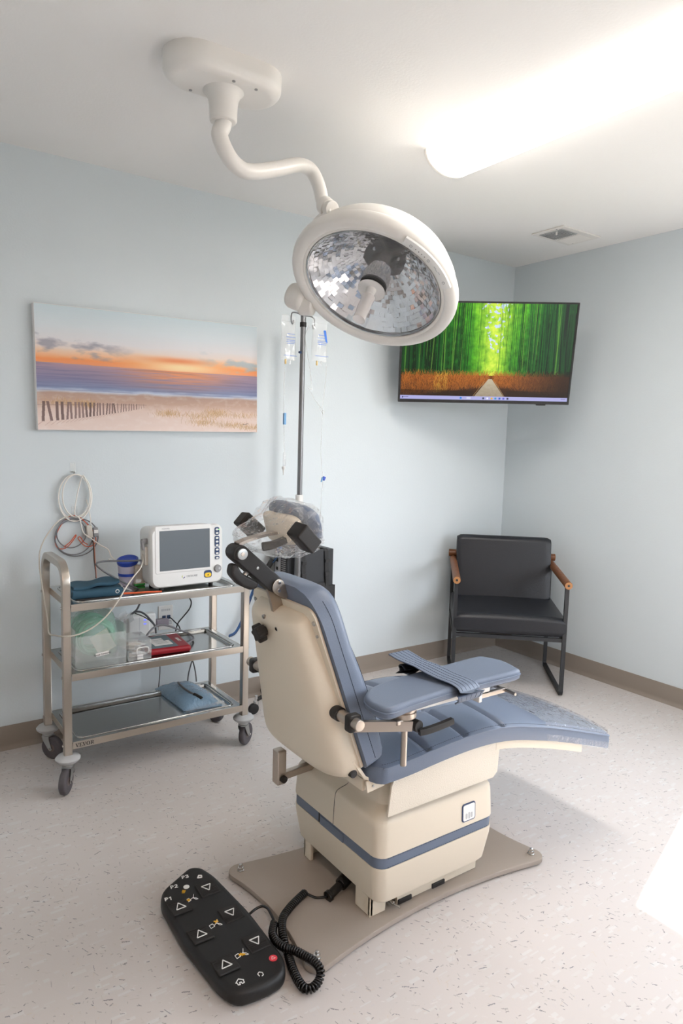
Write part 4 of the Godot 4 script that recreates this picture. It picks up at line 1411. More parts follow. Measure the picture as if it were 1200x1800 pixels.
	# hub, lamp column, glass and handle
	obj("lamp_hub", lathe(MB.new(), [Vector2(0.09, -0.165), Vector2(0.09, -0.14), Vector2(0.076, -0.128), Vector2(0.05, -0.122), Vector2(0.046, -0.09), Vector2(0.0, -0.09)], F, 8), M.gloss_black, t, 20.0)
	for k in 4:
		var a := k * 90.0 + 20.0
		obj("hub_screw", rod(MB.new(), on.call(0.066, a, -0.128), on.call(0.066, a, -0.119), 0.006, 8), M.chrome, t)
	obj("bulb_column", lathe(MB.new(), [Vector2(0.042, -0.122), Vector2(0.042, -0.062), Vector2(0.05, -0.058), Vector2(0.052, -0.03), Vector2(0.048, -0.012), Vector2(0.0, -0.012)], F, 32), M.chrome, t, 40.0)
	obj("column_ring", lathe(MB.new(), [Vector2(0.04, -0.012), Vector2(0.05, -0.011), Vector2(0.05, -0.001), Vector2(0.04, 0.0)], F, 32), M.gloss_black, t, 40.0)
	obj("cover_glass", lathe(MB.new(), [Vector2(0.2515, -0.0025), Vector2(0.2515, 0.0005), Vector2(0.0, 0.0015)], F, 64), M.lamp_glass, t, 60.0)
	obj("handle_guard", lathe(MB.new(), [Vector2(0.0, 0.008), Vector2(0.03, 0.009), Vector2(0.051, 0.014), Vector2(0.052, 0.016), Vector2(0.03, 0.0125), Vector2(0.017, 0.014), Vector2(0.0, 0.0145)], F, 40), M.frosted, t, 60.0)
	obj("handle_grip", lathe(MB.new(), [Vector2(0.019, 0.013), Vector2(0.0165, 0.03), Vector2(0.0165, 0.115), Vector2(0.014, 0.122), Vector2(0.0, 0.123)], F, 28), M.frosted, t, 60.0)
	obj("handle_cover", lathe(MB.new(), [Vector2(0.026, 0.05), Vector2(0.0225, 0.075), Vector2(0.024, 0.10), Vector2(0.0215, 0.13), Vector2(0.023, 0.155)], F, 20), M.handle_film, t, 60.0, false)
	# control panel on the ring
	var pn: Array = []
	for i in 13:
		var d := -16.0 + 47.0 * i / 12.0
		var row := PackedVector3Array()
		for q in [[0.268, 0.011], [0.270, 0.0165], [0.286, 0.0195], [0.300, 0.0155], [0.302, 0.009]]:
			row.append(on.call(q[0], d, q[1]))
		pn.append(row)
	var cp := obj("control_panel", rings(MB.new(), pn), M.white_plastic, t, 50.0)
	for d in [-10.5, 5.0, 25.5]:
		var kk := MB.new()
		for i in 20:
			var a0 := TAU * i / 20.0
			var a1 := TAU * (i + 1) / 20.0
			var cpt: Vector3 = on.call(0.285, d, 0.0200)
			rod(kk, cpt + F.basis * Vector3(cos(a0) * 0.0048, 0, sin(a0) * 0.0048), cpt + F.basis * Vector3(cos(a1) * 0.0048, 0, sin(a1) * 0.0048), 0.0006, 4)
		obj("button_ring", kk, M.print_grey, cp)
	for d in [-6.6, -4.0, -1.4, 1.2]:
		var cpt: Vector3 = on.call(0.285, d, 0.0195)
		obj("level_dot", rod(MB.new(), cpt, cpt + F.basis * Vector3(0, 0.0008, 0), 0.0017, 10), M.print_black, cp)
	for q in [[12.0, 0.287], [14.5, 0.284], [17.0, 0.287]]:
		var c2: Vector3 = on.call(q[1], q[0], 0.0195)
		obj("panel_mark", rbox(MB.new(), Vector3(0.0035, 0.0007, 0.012), 0.0, Transform3D(F.basis * Basis(Vector3.UP, -deg_to_rad(q[0])), c2), 1), M.light_grey_plastic, cp)

# ------------------------------------------------------------------ guest chair in the corner
func build_guest_chair() -> void:
	var fr := Vector3(-0.404, 0, 0.849)
	var rr_ := Vector3(-0.022, 0, 0.425)
	var fd := (fr - rr_).normalized()
	var sd := Vector3(-fd.z, 0, fd.x)
	var W := 0.60
	var D := 0.52
	var org := fr - fd * (D / 2) + sd * (W / 2)
	# local: x toward the picture's right, z forward
	var G := Transform3D(Basis(-sd, Vector3.UP, fd), Vector3.ZERO)
	var t := thing("guest_chair", "dark navy vinyl armchair with black sled frame and wooden dowel arms", "armchair", org)
	var hx := W / 2 - 0.012
	var q := 0.010
	var sq: Array = [Vector2(-q, -q), Vector2(q, -q), Vector2(q, q), Vector2(-q, q)]
	for s in [-1.0, 1.0]:
		var x: float = s * hx
		var p: Array = [G * Vector3(x, 0.595, D / 2 - 0.002)]
		p.append(G * Vector3(x, 0.03, D / 2 - 0.002))
		for i in 6:
			var a := PI / 2.0 * i / 5.0
			p.append(G * Vector3(x, 0.03 - 0.018 * sin(a), D / 2 - 0.022 + 0.018 * cos(a)))
		for i in 6:
			var a := PI / 2.0 * i / 5.0
			p.append(G * Vector3(x, 0.03 - 0.018 * cos(a), -D / 2 + 0.02 - 0.018 * sin(a)))
		p.append(G * Vector3(x, 0.40, -D / 2 + 0.002))
		p.append(G * Vector3(x, 0.63, -D / 2 - 0.01))
		obj("sled_leg", sweep(MB.new(), PackedVector3Array(p), sq, G.basis.x), M.frame_black, t)
		obj("seat_rail", sweep(MB.new(), PackedVector3Array([G * Vector3(x, 0.312, D / 2 - 0.005), G * Vector3(x, 0.30, -D / 2)]), sq, G.basis.x), M.frame_black, t)
		var a0 := G * Vector3(x, 0.608, D / 2 + 0.03)
		var a1 := G * Vector3(x, 0.632, -D / 2 + 0.01)
		var arm := obj("arm_dowel", rod(MB.new(), a0, a1, 0.0205, 24, 0.002), M.walnut, t)
		var ad := (a0 - a1).normalized()
		obj("dowel_end", rod(MB.new(), a0 - ad * 0.001, a0 + ad * 0.0012, 0.0188, 24), M.walnut_end, arm)
		obj("dowel_bolt", rod(MB.new(), a0, a0 + ad * 0.0025, 0.0065, 12, 0.0008), M.frame_black, arm)
	for z in [D / 2 - 0.01, -D / 2 + 0.01]:
		obj("cross_rail", sweep(MB.new(), PackedVector3Array([G * Vector3(-hx, 0.305, z), G * Vector3(hx, 0.305, z)]), sq, Vector3.UP), M.frame_black, t)
	obj("back_dowel", rod(MB.new(), G * Vector3(-0.315, 0.665, -D / 2 - 0.012), G * Vector3(0.315, 0.665, -D / 2 - 0.012), 0.0215, 24, 0.003), M.walnut, t)
	# cushions: soft rounded boxes with crown
	var soft := func(size: Vector3, r: float, xf: Transform3D, crown: float) -> MB:
		var mb := bx(size, r, Vector3.ZERO, 5)
		# subdivide by inserting through rbox k and bulging
		for i in mb.v.size():
			var p := mb.v[i]
			var u := p / (size * 0.5)
			p.y += signf(p.y) * crown * 0.0
			mb.v[i] = xf * p
		return mb
	var seat := MB.new()
	var rs: Array = []
	for i in 31:
		var s := -1.0 + 2.0 * i / 30.0
		var e := sqrt(maxf(0.0, 1.0 - pow(absf(s), 16.0)))
		var row := PackedVector3Array()
		for p in rr(D + 0.005, 0.118, 0.032, 6):
			var bul := 0.012 * (1.0 - s * s) * (1.0 if p.y > 0.0 else 0.2)
			var nearfront := clampf((p.x - 0.1) / 0.16, 0.0, 1.0)
			var y := p.y * (0.82 + 0.18 * e) + (bul * (1.0 - 0.5 * nearfront) if p.y > 0.02 else 0.0)
			row.append(G * Vector3(s * (W / 2 - 0.006), 0.378 + y - 0.014 * nearfront * clampf(p.y * 20.0, 0.0, 1.0), p.x * (0.975 + 0.025 * e) + 0.012))
		rs.append(row)
	obj("seat", rings(seat, rs), M.navy_vinyl, t, 55.0)
	rs = []
	var bt := Basis(Vector3.RIGHT, -0.17)
	for i in 31:
		var s := -1.0 + 2.0 * i / 30.0
		var e := sqrt(maxf(0.0, 1.0 - pow(absf(s), 14.0)))
		var row := PackedVector3Array()
		for p in rr(0.085, 0.39, 0.034, 6):
			var k := 0.9 + 0.1 * e
			var bul := 0.012 * (1.0 - s * s) * clampf(1.0 - pow(p.y / 0.19, 2.0), 0.0, 1.0) if p.x > 0.0 else 0.0
			var loc := bt * Vector3(0, p.y * (0.94 + 0.06 * e) + 0.195, p.x * k + bul)
			row.append(G * (Vector3(s * 0.272, 0.405, -0.155) + loc))
		rs.append(row)
	obj("backrest", rings(MB.new(), rs), M.navy_vinyl, t, 55.0)

# ------------------------------------------------------------------ painting, television, outlet, hooks
func quad_uv(mb: MB, w: float, h: float, xf: Transform3D) -> Callable:
	mb.quad(xf * Vector3(-w / 2, h / 2, 0), xf * Vector3(w / 2, h / 2, 0), xf * Vector3(w / 2, -h / 2, 0), xf * Vector3(-w / 2, -h / 2, 0))
	var inv := xf.affine_inverse()
	return func(p: Vector3) -> Vector2:
		var q := inv * p
		return Vector2(q.x / w + 0.5, 0.5 - q.y / h)

func build_wall_things() -> void:
	var cv := thing("canvas_painting", "wide canvas print of a beach sunset with dune grass", "painting", Vector3(-2.339, 1.601, 0.0))
	cv.rotation.z = deg_to_rad(1.0)
	obj("canvas", bx(Vector3(1.008, 0.508, 0.034), 0.003, Vector3(0, 0, 0.018)), M.paper, cv)
	var mb := MB.new()
	var uf := quad_uv(mb, 1.004, 0.504, Transform3D(Basis.IDENTITY, Vector3(0, 0, 0.0356)))
	obj("print", mb, M.beach_print, cv, 10.0, false, uf)
	# television
	var k := 0.92 / 0.97
	var ctr := CAM + (Vector3(-0.53672, 1.83414, 0.30169) - CAM) * k
	var t := thing("television", "flat screen television showing a green bamboo forest path", "television", ctr)
	t.basis = Basis(Vector3.UP, deg_to_rad(-36.956)) * Basis(Vector3.RIGHT, deg_to_rad(11.9)) * Basis(Vector3.BACK, deg_to_rad(0.46))
	var w := 0.92
	var h := 0.92 * 0.575
	obj("casing", bx(Vector3(w, h, 0.03), 0.004, Vector3(0, 0, -0.016)), M.black_plastic, t)
	obj("rear_bulge", bx(Vector3(w * 0.72, h * 0.6, 0.035), 0.01, Vector3(0, -0.04, -0.045)), M.black_plastic, t)
	mb = MB.new()
	uf = quad_uv(mb, w - 0.022, h - 0.026, Transform3D(Basis.IDENTITY, Vector3(0, 0.004, -0.0003)))
	obj("screen", mb, M.tv_screen_picture, t, 10.0, false, uf)
	for a in [[0, h / 2 - 0.0045, w, 0.009], [0, -h / 2 + 0.008, w, 0.016]]:
		obj("bezel", bx(Vector3(a[2], a[3], 0.004), 0.0015, Vector3(a[0], a[1], 0.0005), 1), M.black_plastic, t)
	for s in [-1.0, 1.0]:
		obj("bezel", bx(Vector3(0.010, h - 0.02, 0.004), 0.0015, Vector3(s * (w / 2 - 0.005), 0.003, 0.0005), 1), M.black_plastic, t)
	obj("sensor_bump", bx(Vector3(0.05, 0.008, 0.012), 0.002, Vector3(w * 0.34, -h / 2 - 0.003, -0.01)), M.black_plastic, t)
	# corner bracket: wall plate and folding arm
	var inv := t.transform.affine_inverse()
	obj("wall_plate", rbox(MB.new(), Vector3(0.12, 0.2, 0.012), 0.003, inv * Transform3D(Basis.IDENTITY, Vector3(-0.14, 1.78, 0.007))), M.black_plastic, t)
	obj("bracket_arm", rod(MB.new(), inv * Vector3(-0.14, 1.78, 0.012), inv * Vector3(-0.20, 1.77, 0.16), 0.016, 12), M.black_plastic, t)
	obj("bracket_arm", rod(MB.new(), inv * Vector3(-0.20, 1.77, 0.16), Vector3(0, -0.04, -0.058), 0.016, 12), M.black_plastic, t)
	# data outlet
	var o := thing("data_outlet", "white wall plate with blue network jacks behind the cart", "wall outlet", Vector3(-2.284, 0.478, 0.0))
	obj("plate", bx(Vector3(0.072, 0.116, 0.006), 0.003, Vector3(0, 0, 0.003)), M.white_plastic, o)
	for i in 5:
		obj("port_mark", bx(Vector3(0.006, 0.010, 0.001), 0.0, Vector3(-0.018 + i * 0.009, 0.037, 0.0064), 1), M.light_grey_plastic, o)
	for x in [-0.009, 0.014]:
		obj("jack", bx(Vector3(0.016, 0.018, 0.004), 0.001, Vector3(x, 0.002, 0.0075)), M.button_navy, o)
	# adhesive hooks with cable coils
	for p in [Vector3(-2.694, 1.172, 0.0), Vector3(-2.689, 0.985, 0.0)]:
		var hk := thing("adhesive_hook", ("clear adhesive hook holding the white cable coil" if p.y > 1.1 else "clear adhesive hook holding the grey and orange lead coil"), "hook", p)
		obj("backing", bx(Vector3(0.026, 0.045, 0.003), 0.001, Vector3(0, 0.01, 0.0015)), M.acrylic, hk)
		obj("peg", tube(MB.new(), spl([Vector3(0, -0.005, 0.002), Vector3(0, -0.012, 0.014), Vector3(0, -0.008, 0.026), Vector3(0, 0.0, 0.027)], 4), 0.0022, 8), M.zinc, hk)
	# white coil: ellipses hanging from the upper hook, tail to the monitor
	var pt: Array = []
	for i in 4 * 14:
		var a := PI / 2.0 + TAU * i / 14.0
		var turn := i / 14
		var rx: float = [0.068, 0.060, 0.066, 0.056][turn]
		var ry: float = [0.098, 0.092, 0.100, 0.090][turn]
		pt.append(Vector3(-2.688 + cos(a) * rx + 0.006 * sin(turn * 2.1), 1.155 - ry + sin(a) * ry, 0.016 + 0.0035 * turn))
	for q in [[131, 898, 0.03], [140, 912, 0.035], [146, 935, 0.04], [158, 945, 0.05], [176, 958, 0.08], [190, 966, 0.11], [196, 979, 0.14], [210, 990, 0.18], [225, 999, 0.22], [240, 1001, 0.25], [249, 995, 0.26], [251, 980, 0.27], [250, 970, 0.275]]:
		pt.append(at_z(q[0], q[1], q[2]))
	tag(obj("coiled_cable", tube(MB.new(), spl(pt, 4), 0.0026, 7), M.cable_white, null, 70.0), "white sensor cable coiled on the upper wall hook", "cable")
	# grey leads coil with inline connector
	pt = []
	for i in 3 * 14 + 1:
		var a := PI / 2.0 + TAU * i / 14.0
		var turn := mini(i / 14, 2)
		var rx: float = [0.090, 0.078, 0.060][turn]
		var ry: float = [0.082, 0.078, 0.062][turn]
		pt.append(Vector3(-2.684 + cos(a) * rx - 0.012 * turn, 0.966 - ry + sin(a) * ry, 0.012 + 0.004 * turn))
	tag(obj("lead_coil", tube(MB.new(), spl(pt, 4), 0.0026, 7), M.cable_grey, null, 70.0), "grey patient lead coiled on the lower wall hook", "cable")
	pt = [at_z(165, 935, 0.03)]
	for q in [[150, 918, 0.022], [138, 908, 0.018], [122, 908, 0.016], [106, 925, 0.014], [98, 945, 0.014], [99, 960, 0.015], [110, 965, 0.018], [122, 958, 0.022], [133, 943, 0.024], [132, 941, 0.026], [124, 952, 0.026], [112, 962, 0.026]]:
		pt.append(at_z(q[0], q[1], q[2]))
	tag(obj("lead_wire", tube(MB.new(), spl(pt, 5), 0.0019, 6), M.cable_orange, null, 70.0), "thin orange lead wire looped through the wall coil", "cable")
	pt = []
	for q in [[168, 942, 0.03], [168, 953, 0.03], [160, 960, 0.026], [150, 960, 0.022], [142, 953, 0.022], [137, 946, 0.024], [141, 944, 0.026], [147, 953, 0.026], [154, 957, 0.026]]:
		pt.append(at_z(q[0], q[1], q[2]))
	tag(obj("lead_wire", tube(MB.new(), spl(pt, 5), 0.0019, 6), M.cable_orange, null, 70.0), "thin orange lead wire hanging below the grey connector", "cable")
	for e in [[0.0, M.cable_salmon, "salmon lead wire dropping from the connector to the cart"], [0.008, M.cable_black, "black lead wire dropping from the connector to the cart"]]:
		pt = []
		for q in [[164, 946, 0.03], [166, 965, 0.035], [167, 985, 0.06], [168.5, 1005, 0.10], [169, 1016, 0.14]]:
			pt.append(at_z(q[0] - (e[0] * 200.0 if q[1] < 1000 else e[0] * 60.0), q[1], q[2]))
		tag(obj("lead_wire", tube(MB.new(), spl(pt, 5), 0.0021, 6), e[1], null, 70.0), e[2], "cable")
	var cn := thing("inline_connector", "grey inline cable connector hanging beside the wall coils", "connector", at_z(162, 934, 0.03))
	obj("body", bx(Vector3(0.024, 0.055, 0.02), 0.004, Vector3(-0.012, 0, 0), 2, Basis(Vector3.BACK, 0.12)), M.cable_beige, cn)
	obj("plug", bx(Vector3(0.022, 0.042, 0.018), 0.005, Vector3(0.014, -0.004, 0), 2, Basis(Vector3.BACK, 0.1)), M.grey_plastic, cn)
	obj("tag_label", bx(Vector3(0.017, 0.014, 0.0012), 0.0, Vector3(0.014, 0.0, 0.0094), 1), M.paper, cn)
	pt = []
	for q in [[160, 925, 0.03], [158, 905, 0.026], [154, 888, 0.02], [152, 878, 0.018]]:
		pt.append(at_z(q[0], q[1], q[2]))
	tag(obj("connector_tail", tube(MB.new(), spl(pt, 4), 0.0022, 6), M.cable_white, null, 70.0), "short white cable between the coil and the connector", "cable")

# ------------------------------------------------------------------ IV pole with bags
func build_iv_pole() -> void:
	var P := Vector3(-1.685, 0, 0.205)
	var t := thing("iv_pole", "grey metal drip stand with a hook by the wall", "drip stand", P)
	obj("lower_pole", rod(MB.new(), Vector3(0, 0.1, 0), Vector3(0, 1.04, 0), 0.0165, 18), M.pole_metal, t)
	obj("upper_pole", rod(MB.new(), Vector3(0, 1.04, 0), Vector3(0, 1.918, 0), 0.0125, 18), M.pole_metal, t)
	obj("height_collar", rod(MB.new(), Vector3(0, 1.0, 0), Vector3(0, 1.06, 0), 0.019, 20, 0.002), M.white_plastic, t)
	obj("top_ring", rod(MB.new(), Vector3(0, 1.86, 0), Vector3(0, 1.882, 0), 0.0155, 18, 0.001), M.black_plastic, t)
	obj("push_pin", rod(MB.new(), Vector3(0.003, 1.905, 0.008), Vector3(0.004, 1.905, 0.0145), 0.004, 10), M.chrome, t)
	obj("knob", rod(MB.new(), Vector3(-0.012, 1.74, 0.004), Vector3(-0.024, 1.74, 0.008), 0.006, 10, 0.001), M.button_navy, t)
	for s in [-1.0, 1.0]:
		var hk: Array = []
		for q in [[0.0, 1.912], [0.05, 1.918], [0.088, 1.913], [0.096, 1.895], [0.093, 1.872], [0.084, 1.864], [0.077, 1.88]]:
			hk.append(Vector3(s * q[0] * 0.9, q[1], -s * q[0] * 0.35))
		obj("bag_hook", tube(MB.new(), spl(hk, 5), 0.0035, 8), M.pole_metal, t)
	obj("hub", rod(MB.new(), Vector3(0, 0.085, 0), Vector3(0, 0.13, 0), 0.03, 20, 0.004), M.black_plastic, t)
	for i in 5:
		var a := TAU * i / 5.0 + 0.62
		var d := Vector3(cos(a), 0, sin(a))
		if P.z + d.z * 0.235 < 0.02:
			d.z = (0.03 - P.z) / 0.235
		obj("base_leg", tube(MB.new(), spl([d * 0.02 + Vector3(0, 0.115, 0), d * 0.12 + Vector3(0, 0.10, 0), d * 0.22 + Vector3(0, 0.068, 0)], 4), 0.010, 10), M.black_plastic, t)
		obj("caster_stem", rod(MB.new(), d * 0.22 + Vector3(0, 0.045, 0), d * 0.22 + Vector3(0, 0.09, 0), 0.008, 10, 0.001), M.chrome, t)
		var sx := d.cross(Vector3.UP)
		var cw := obj("caster", rod(MB.new(), d * 0.235 + Vector3(0, 0.027, 0) - sx * 0.009, d * 0.235 + Vector3(0, 0.027, 0) + sx * 0.009, 0.0265, 20, 0.003), M.black_rubber, t)
		obj("caster_hood", bx(Vector3(0.012, 0.045, 0.026), 0.004, d * 0.222 + Vector3(0, 0.045, 0), 2, Basis(sx, Vector3.UP, sx.cross(Vector3.UP))), M.zinc, cw)
	# bags
	for e in [[507.0, 565.0, 28.0, 68.0, "clear saline bag hanging from the drip stand's free hook"], [562.0, 568.0, 31.0, 68.0, "clear saline bag with a blue mark behind the lamp"]]:
		var top := at_z(e[0], e[1], 0.23)
		var bot := at_z(e[0] - 1.0, e[1] + e[3], 0.23)
		var hw: float = e[2] / 1218.0 * 3.45 * 0.5
		var hh := (top.y - bot.y)
		var b := thing("saline_bag", e[4], "saline bag", top)
		var rs: Array = []
		for i in 21:
			var q := float(i) / 20.0
			var row := PackedVector3Array()
			var thick := 0.022 * pow(sin(PI * clampf(q * 0.92 + 0.06, 0, 1)), 0.6) * clampf(q * 3.0, 0.15, 1.0)
			var wv := hw * (1.0 - 0.10 * exp(-pow((q - 0.3) * 6.0, 2.0)))
			for j in 24:
				var a := TAU * j / 24.0
				row.append(Vector3(cos(a) * wv, -q * hh, sin(a) * (0.0015 + thick * (0.8 + 0.2 * cos(a * 3.0)))))
			rs.append(row)
		obj("bag", rings(MB.new(), rs), M.bag_clear, b, 60.0)
		obj("hanger_tab", prism(MB.new(), rounded([Vector2(-hw, 0), Vector2(hw, 0), Vector2(hw * 0.9, 0.03), Vector2(-hw * 0.9, 0.03)], 0.006), 0.0008, 0.0, Transform3D(Basis.IDENTITY, Vector3(0, -0.001, 0))), M.bag_clear, b)
		var lines := [[-0.06, 0.5], [-0.074, 0.62], [-0.088, 0.55], [-0.095, 0.6], [-0.103, 0.5], [-0.158, 0.85]]
		for q in lines:
			obj("print_line", bx(Vector3(hw * 2.0 * q[1], 0.0022, 0.0006), 0.0, Vector3(0, q[0], 0.0245), 1), M.iv_print, b)
		if e[0] > 540.0:
			obj("blue_mark", prism(MB.new(), rounded([Vector2(0.0, 0.028), Vector2(0.014, 0.03), Vector2(0.026, -0.03), Vector2(0.014, -0.024)], 0.005), 0.0006, 0.0, Transform3D(Basis.IDENTITY, Vector3(0.004, -0.065, 0.026))), M.blue_label, b)
		for x in [-0.012, 0.012]:
			obj("port", rod(MB.new(), Vector3(x, -hh - 0.018, 0), Vector3(x, -hh + 0.004, 0), 0.0045, 10), (M.tube_clear if x > 0 else M.yellow_port), b)
	# tubing sets
	var ln := thing("drip_line", "clear drip tubing with a light blue roller clamp", "drip line", at_z(500, 645, 0.23))
	var o := ln.position
	var p1: Array = []
	for q in [[500, 645], [499, 680], [498.5, 725], [499, 760], [500, 795]]:
		p1.append(at_z(q[0], q[1], 0.23) - o)
	obj("tubing", tube(MB.new(), spl(p1, 5), 0.0019, 6), M.tube_clear, ln)
	obj("roller_clamp", bx(Vector3(0.013, 0.055, 0.014), 0.003, at_z(500, 736, 0.23) - o), M.blue_clamp, ln)
	obj("drip_chamber", lathe(MB.new(), [Vector2(0.004, -0.035), Vector2(0.0075, -0.03), Vector2(0.0075, 0.022), Vector2(0.004, 0.03)], Transform3D(Basis.IDENTITY, at_z(499.5, 806, 0.23) - o), 12), M.tube_clear, ln)
	obj("spike", lathe(MB.new(), [Vector2(0.0015, -0.035), Vector2(0.004, -0.01), Vector2(0.008, -0.004), Vector2(0.008, 0.004), Vector2(0.003, 0.008)], Transform3D(Basis.IDENTITY, at_z(498, 822, 0.23) - o), 12), M.white_plastic, ln)
	ln = thing("drip_line", "clear drip tubing with a dark blue clip", "drip line", at_z(574, 640, 0.23))
	o = ln.position
	p1 = []
	for q in [[574, 640], [571, 680], [567, 715], [565, 760], [564, 800], [567, 842], [565, 870], [562, 910], [556, 945]]:
		p1.append(at_z(q[0], q[1], 0.23) - o)
	obj("tubing", tube(MB.new(), spl(p1, 5), 0.0019, 6), M.tube_clear, ln)
	obj("pinch_clip", bx(Vector3(0.014, 0.02, 0.012), 0.003, at_z(569, 841, 0.23) - o, 2, Basis(Vector3.BACK, -0.4)), M.cobalt_plastic, ln)
	obj("clip_arm", bx(Vector3(0.005, 0.024, 0.008), 0.001, at_z(565.5, 843, 0.23) - o, 2, Basis(Vector3.BACK, -0.25)), M.blue_clamp, ln)
	ln = thing("drip_line", "long clear tubing loop draped beside the drip stand pole", "drip line", at_z(543, 572, 0.22))
	o = ln.position
	p1 = []
	for q in [[543, 572], [536, 592], [540, 620], [545, 655], [548, 685], [541, 680], [552, 700], [562, 715], [570, 724], [567, 727], [561, 716]]:
		p1.append(at_z(q[0], q[1], 0.22) - o)
	obj("tubing", tube(MB.new(), spl(p1, 5), 0.0019, 6), M.tube_clear, ln)

# ------------------------------------------------------------------ wall-hung computer
func build_computer() -> void:
	var x0 := -1.725
	var x1 := -1.452
	var z0 := 0.03
	var z1 := 0.185
	var t := thing("computer", "dark grey desktop computer strapped into a wall holder", "computer", Vector3((x0 + x1) / 2, 0.5, (z0 + z1) / 2))
	var w := x1 - x0
	var d := z1 - z0
	obj("case", bx(Vector3(w, 0.272, d - 0.02), 0.004, Vector3(0, 0.138, 0)), M.frame_black, t)
	obj("port_panel", bx(Vector3(0.006, 0.25, 0.05), 0.001, Vector3(-w / 2 - 0.002, 0.138, -0.025), 1), M.light_grey_plastic, t)
	for i in 5:
		obj("port", bx(Vector3(0.004, 0.016, 0.018), 0.001, Vector3(-w / 2 - 0.005, 0.05 + i * 0.043, -0.028), 1), M.black_plastic, t)
	for i in 22:
		obj("vent_slat", bx(Vector3(0.006, 0.0045, 0.036), 0.001, Vector3(-w / 2 - 0.002, 0.026 + i * 0.0102, 0.030), 1), M.grey_plastic, t)
	var hd := thing("computer_holder", "black wall-mounted computer cradle with buckled straps", "computer holder", Vector3((x0 + x1) / 2, 0.0, 0.0))
	obj("back_plate", bx(Vector3(w * 0.8, 0.3, 0.02), 0.002, Vector3(0.02, 0.62, 0.011)), M.black_plastic, hd)
	var fp := PackedVector2Array()
	fp.append(Vector2(-0.115, 0.44))
	fp.append(Vector2(w / 2 + 0.008, 0.44))
	fp.append(Vector2(w / 2 + 0.008, 0.587))
	fp.append(Vector2(0.09, 0.587))
	for i in 9:
		var u := i / 8.0
		fp.append(Vector2(lerpf(0.075, -0.115, u), 0.59 + 0.018 * sin(PI * (0.35 + u * 0.3)) - 0.075 * u * u))
	obj("front_pocket", prism(MB.new(), fp, 0.005, 0.0015, Transform3D(Basis.IDENTITY, Vector3(0, 0, z1 - 0.004))), M.black_plastic, hd)
	obj("pocket_side", bx(Vector3(0.005, 0.145, z1), 0.001, Vector3(w / 2 + 0.006, 0.5125, z1 / 2), 1), M.black_plastic, hd)
	obj("pocket_slot", bx(Vector3(0.075, 0.006, 0.002), 0.001, Vector3(0.065, 0.555, z1 + 0.0012), 1), M.gloss_black, hd)
	obj("pocket_floor", bx(Vector3(w, 0.006, z1), 0.001, Vector3(0, 0.49, z1 / 2), 1), M.black_plastic, hd)
	for x in [-0.055, 0.085]:
		var sp := PackedVector3Array([Vector3(x, 0.776, 0.03), Vector3(x, 0.777, z1 - 0.012), Vector3(x + 0.003, 0.765, z1 - 0.004), Vector3(x + 0.008, 0.68, z1 - 0.005), Vector3(x + 0.012, 0.585, z1 + 0.003)])
		var sb := obj("strap", sweep(MB.new(), sp, [Vector2(-0.011, -0.0012), Vector2(0.011, -0.0012), Vector2(0.011, 0.0012), Vector2(-0.011, 0.0012)], Vector3(0, 0.6, 0.8).cross(Vector3.RIGHT).normalized()), M.black_rubber, hd)
		for y in [0.715, 0.65]:
			obj("buckle", bx(Vector3(0.028, 0.018, 0.006), 0.002, Vector3(x + 0.008, y, z1 + 0.001)), M.black_plastic, sb)
	# network switch and patch cords
	var sw := thing("network_switch", "small black network switch lying on the computer", "network switch", Vector3(-1.665, 0.777, 0.10))
	obj("case", bx(Vector3(0.14, 0.027, 0.10), 0.003, Vector3(0, 0.0145, 0)), M.black_plastic, sw)
	obj("top_label", bx(Vector3(0.10, 0.0012, 0.05), 0.0, Vector3(-0.01, 0.0285, 0), 1), M.grey_plastic, sw)
	for i in 4:
		obj("plug", bx(Vector3(0.014, 0.014, 0.012), 0.002, Vector3(-0.076, 0.013, -0.036 + i * 0.022)), M.cable_blue, sw)
		var p: Array = [Vector3(-1.748, 0.790, 0.064 + i * 0.022)]
		var ofs := i * 3.0
		for q in [[492 - ofs * 0.5, 972 + ofs, 0.10], [482 - ofs * 0.6, 984 + ofs, 0.07], [470, 996 + ofs * 0.7, 0.05], [450, 1022 + ofs, 0.04], [430, 1075 + ofs, 0.035], [415, 1108 + ofs * 0.5, 0.035], [402, 1117 + i, 0.035]]:
			p.append(at_z(q[0], q[1], q[2]))
		tag(obj("patch_cord", tube(MB.new(), spl(p, 5), 0.003 if i % 2 == 0 else 0.0022, 7), M.cable_blue if i % 2 == 0 else M.cable_black, null, 70.0), ("blue network patch cord running from the switch toward the cart" if i % 2 == 0 else "thin black cord running from the switch toward the cart"), "cable", ("blue patch cords" if i % 2 == 0 else "thin black cords"))
	var fb := thing("cable_filter", "black cylindrical ferrite on the blue cords by the chair headrest arm", "cable filter", at_z(474, 993, 0.06))
	obj("core", rod(MB.new(), Vector3(0.016, 0.028, 0), Vector3(-0.022, -0.03, 0), 0.014, 16, 0.003), M.black_plastic, fb)
	var ww := [[[522, 965, 0.1], [538, 962, 0.11], [548, 956, 0.10], [556, 948, 0.06], [566, 945, 0.02]], [[552, 967, 0.12], [551, 955, 0.10], [549, 940, 0.06]]]
	for e in ww:
		var p: Array = []
		for q in e:
			p.append(at_z(q[0], q[1], q[2]))
		tag(obj("power_lead", tube(MB.new(), spl(p, 5), 0.003, 7), M.cable_black, null, 70.0), ("black lead lying across the top of the computer" if e.size() > 3 else "short black lead rising from the top of the computer"), "cable")

# ------------------------------------------------------------------ stainless instrument cart
const PX0 := -2.847
const PX1 := -2.120
const PZ0 := 0.170
const PZ1 := 0.490

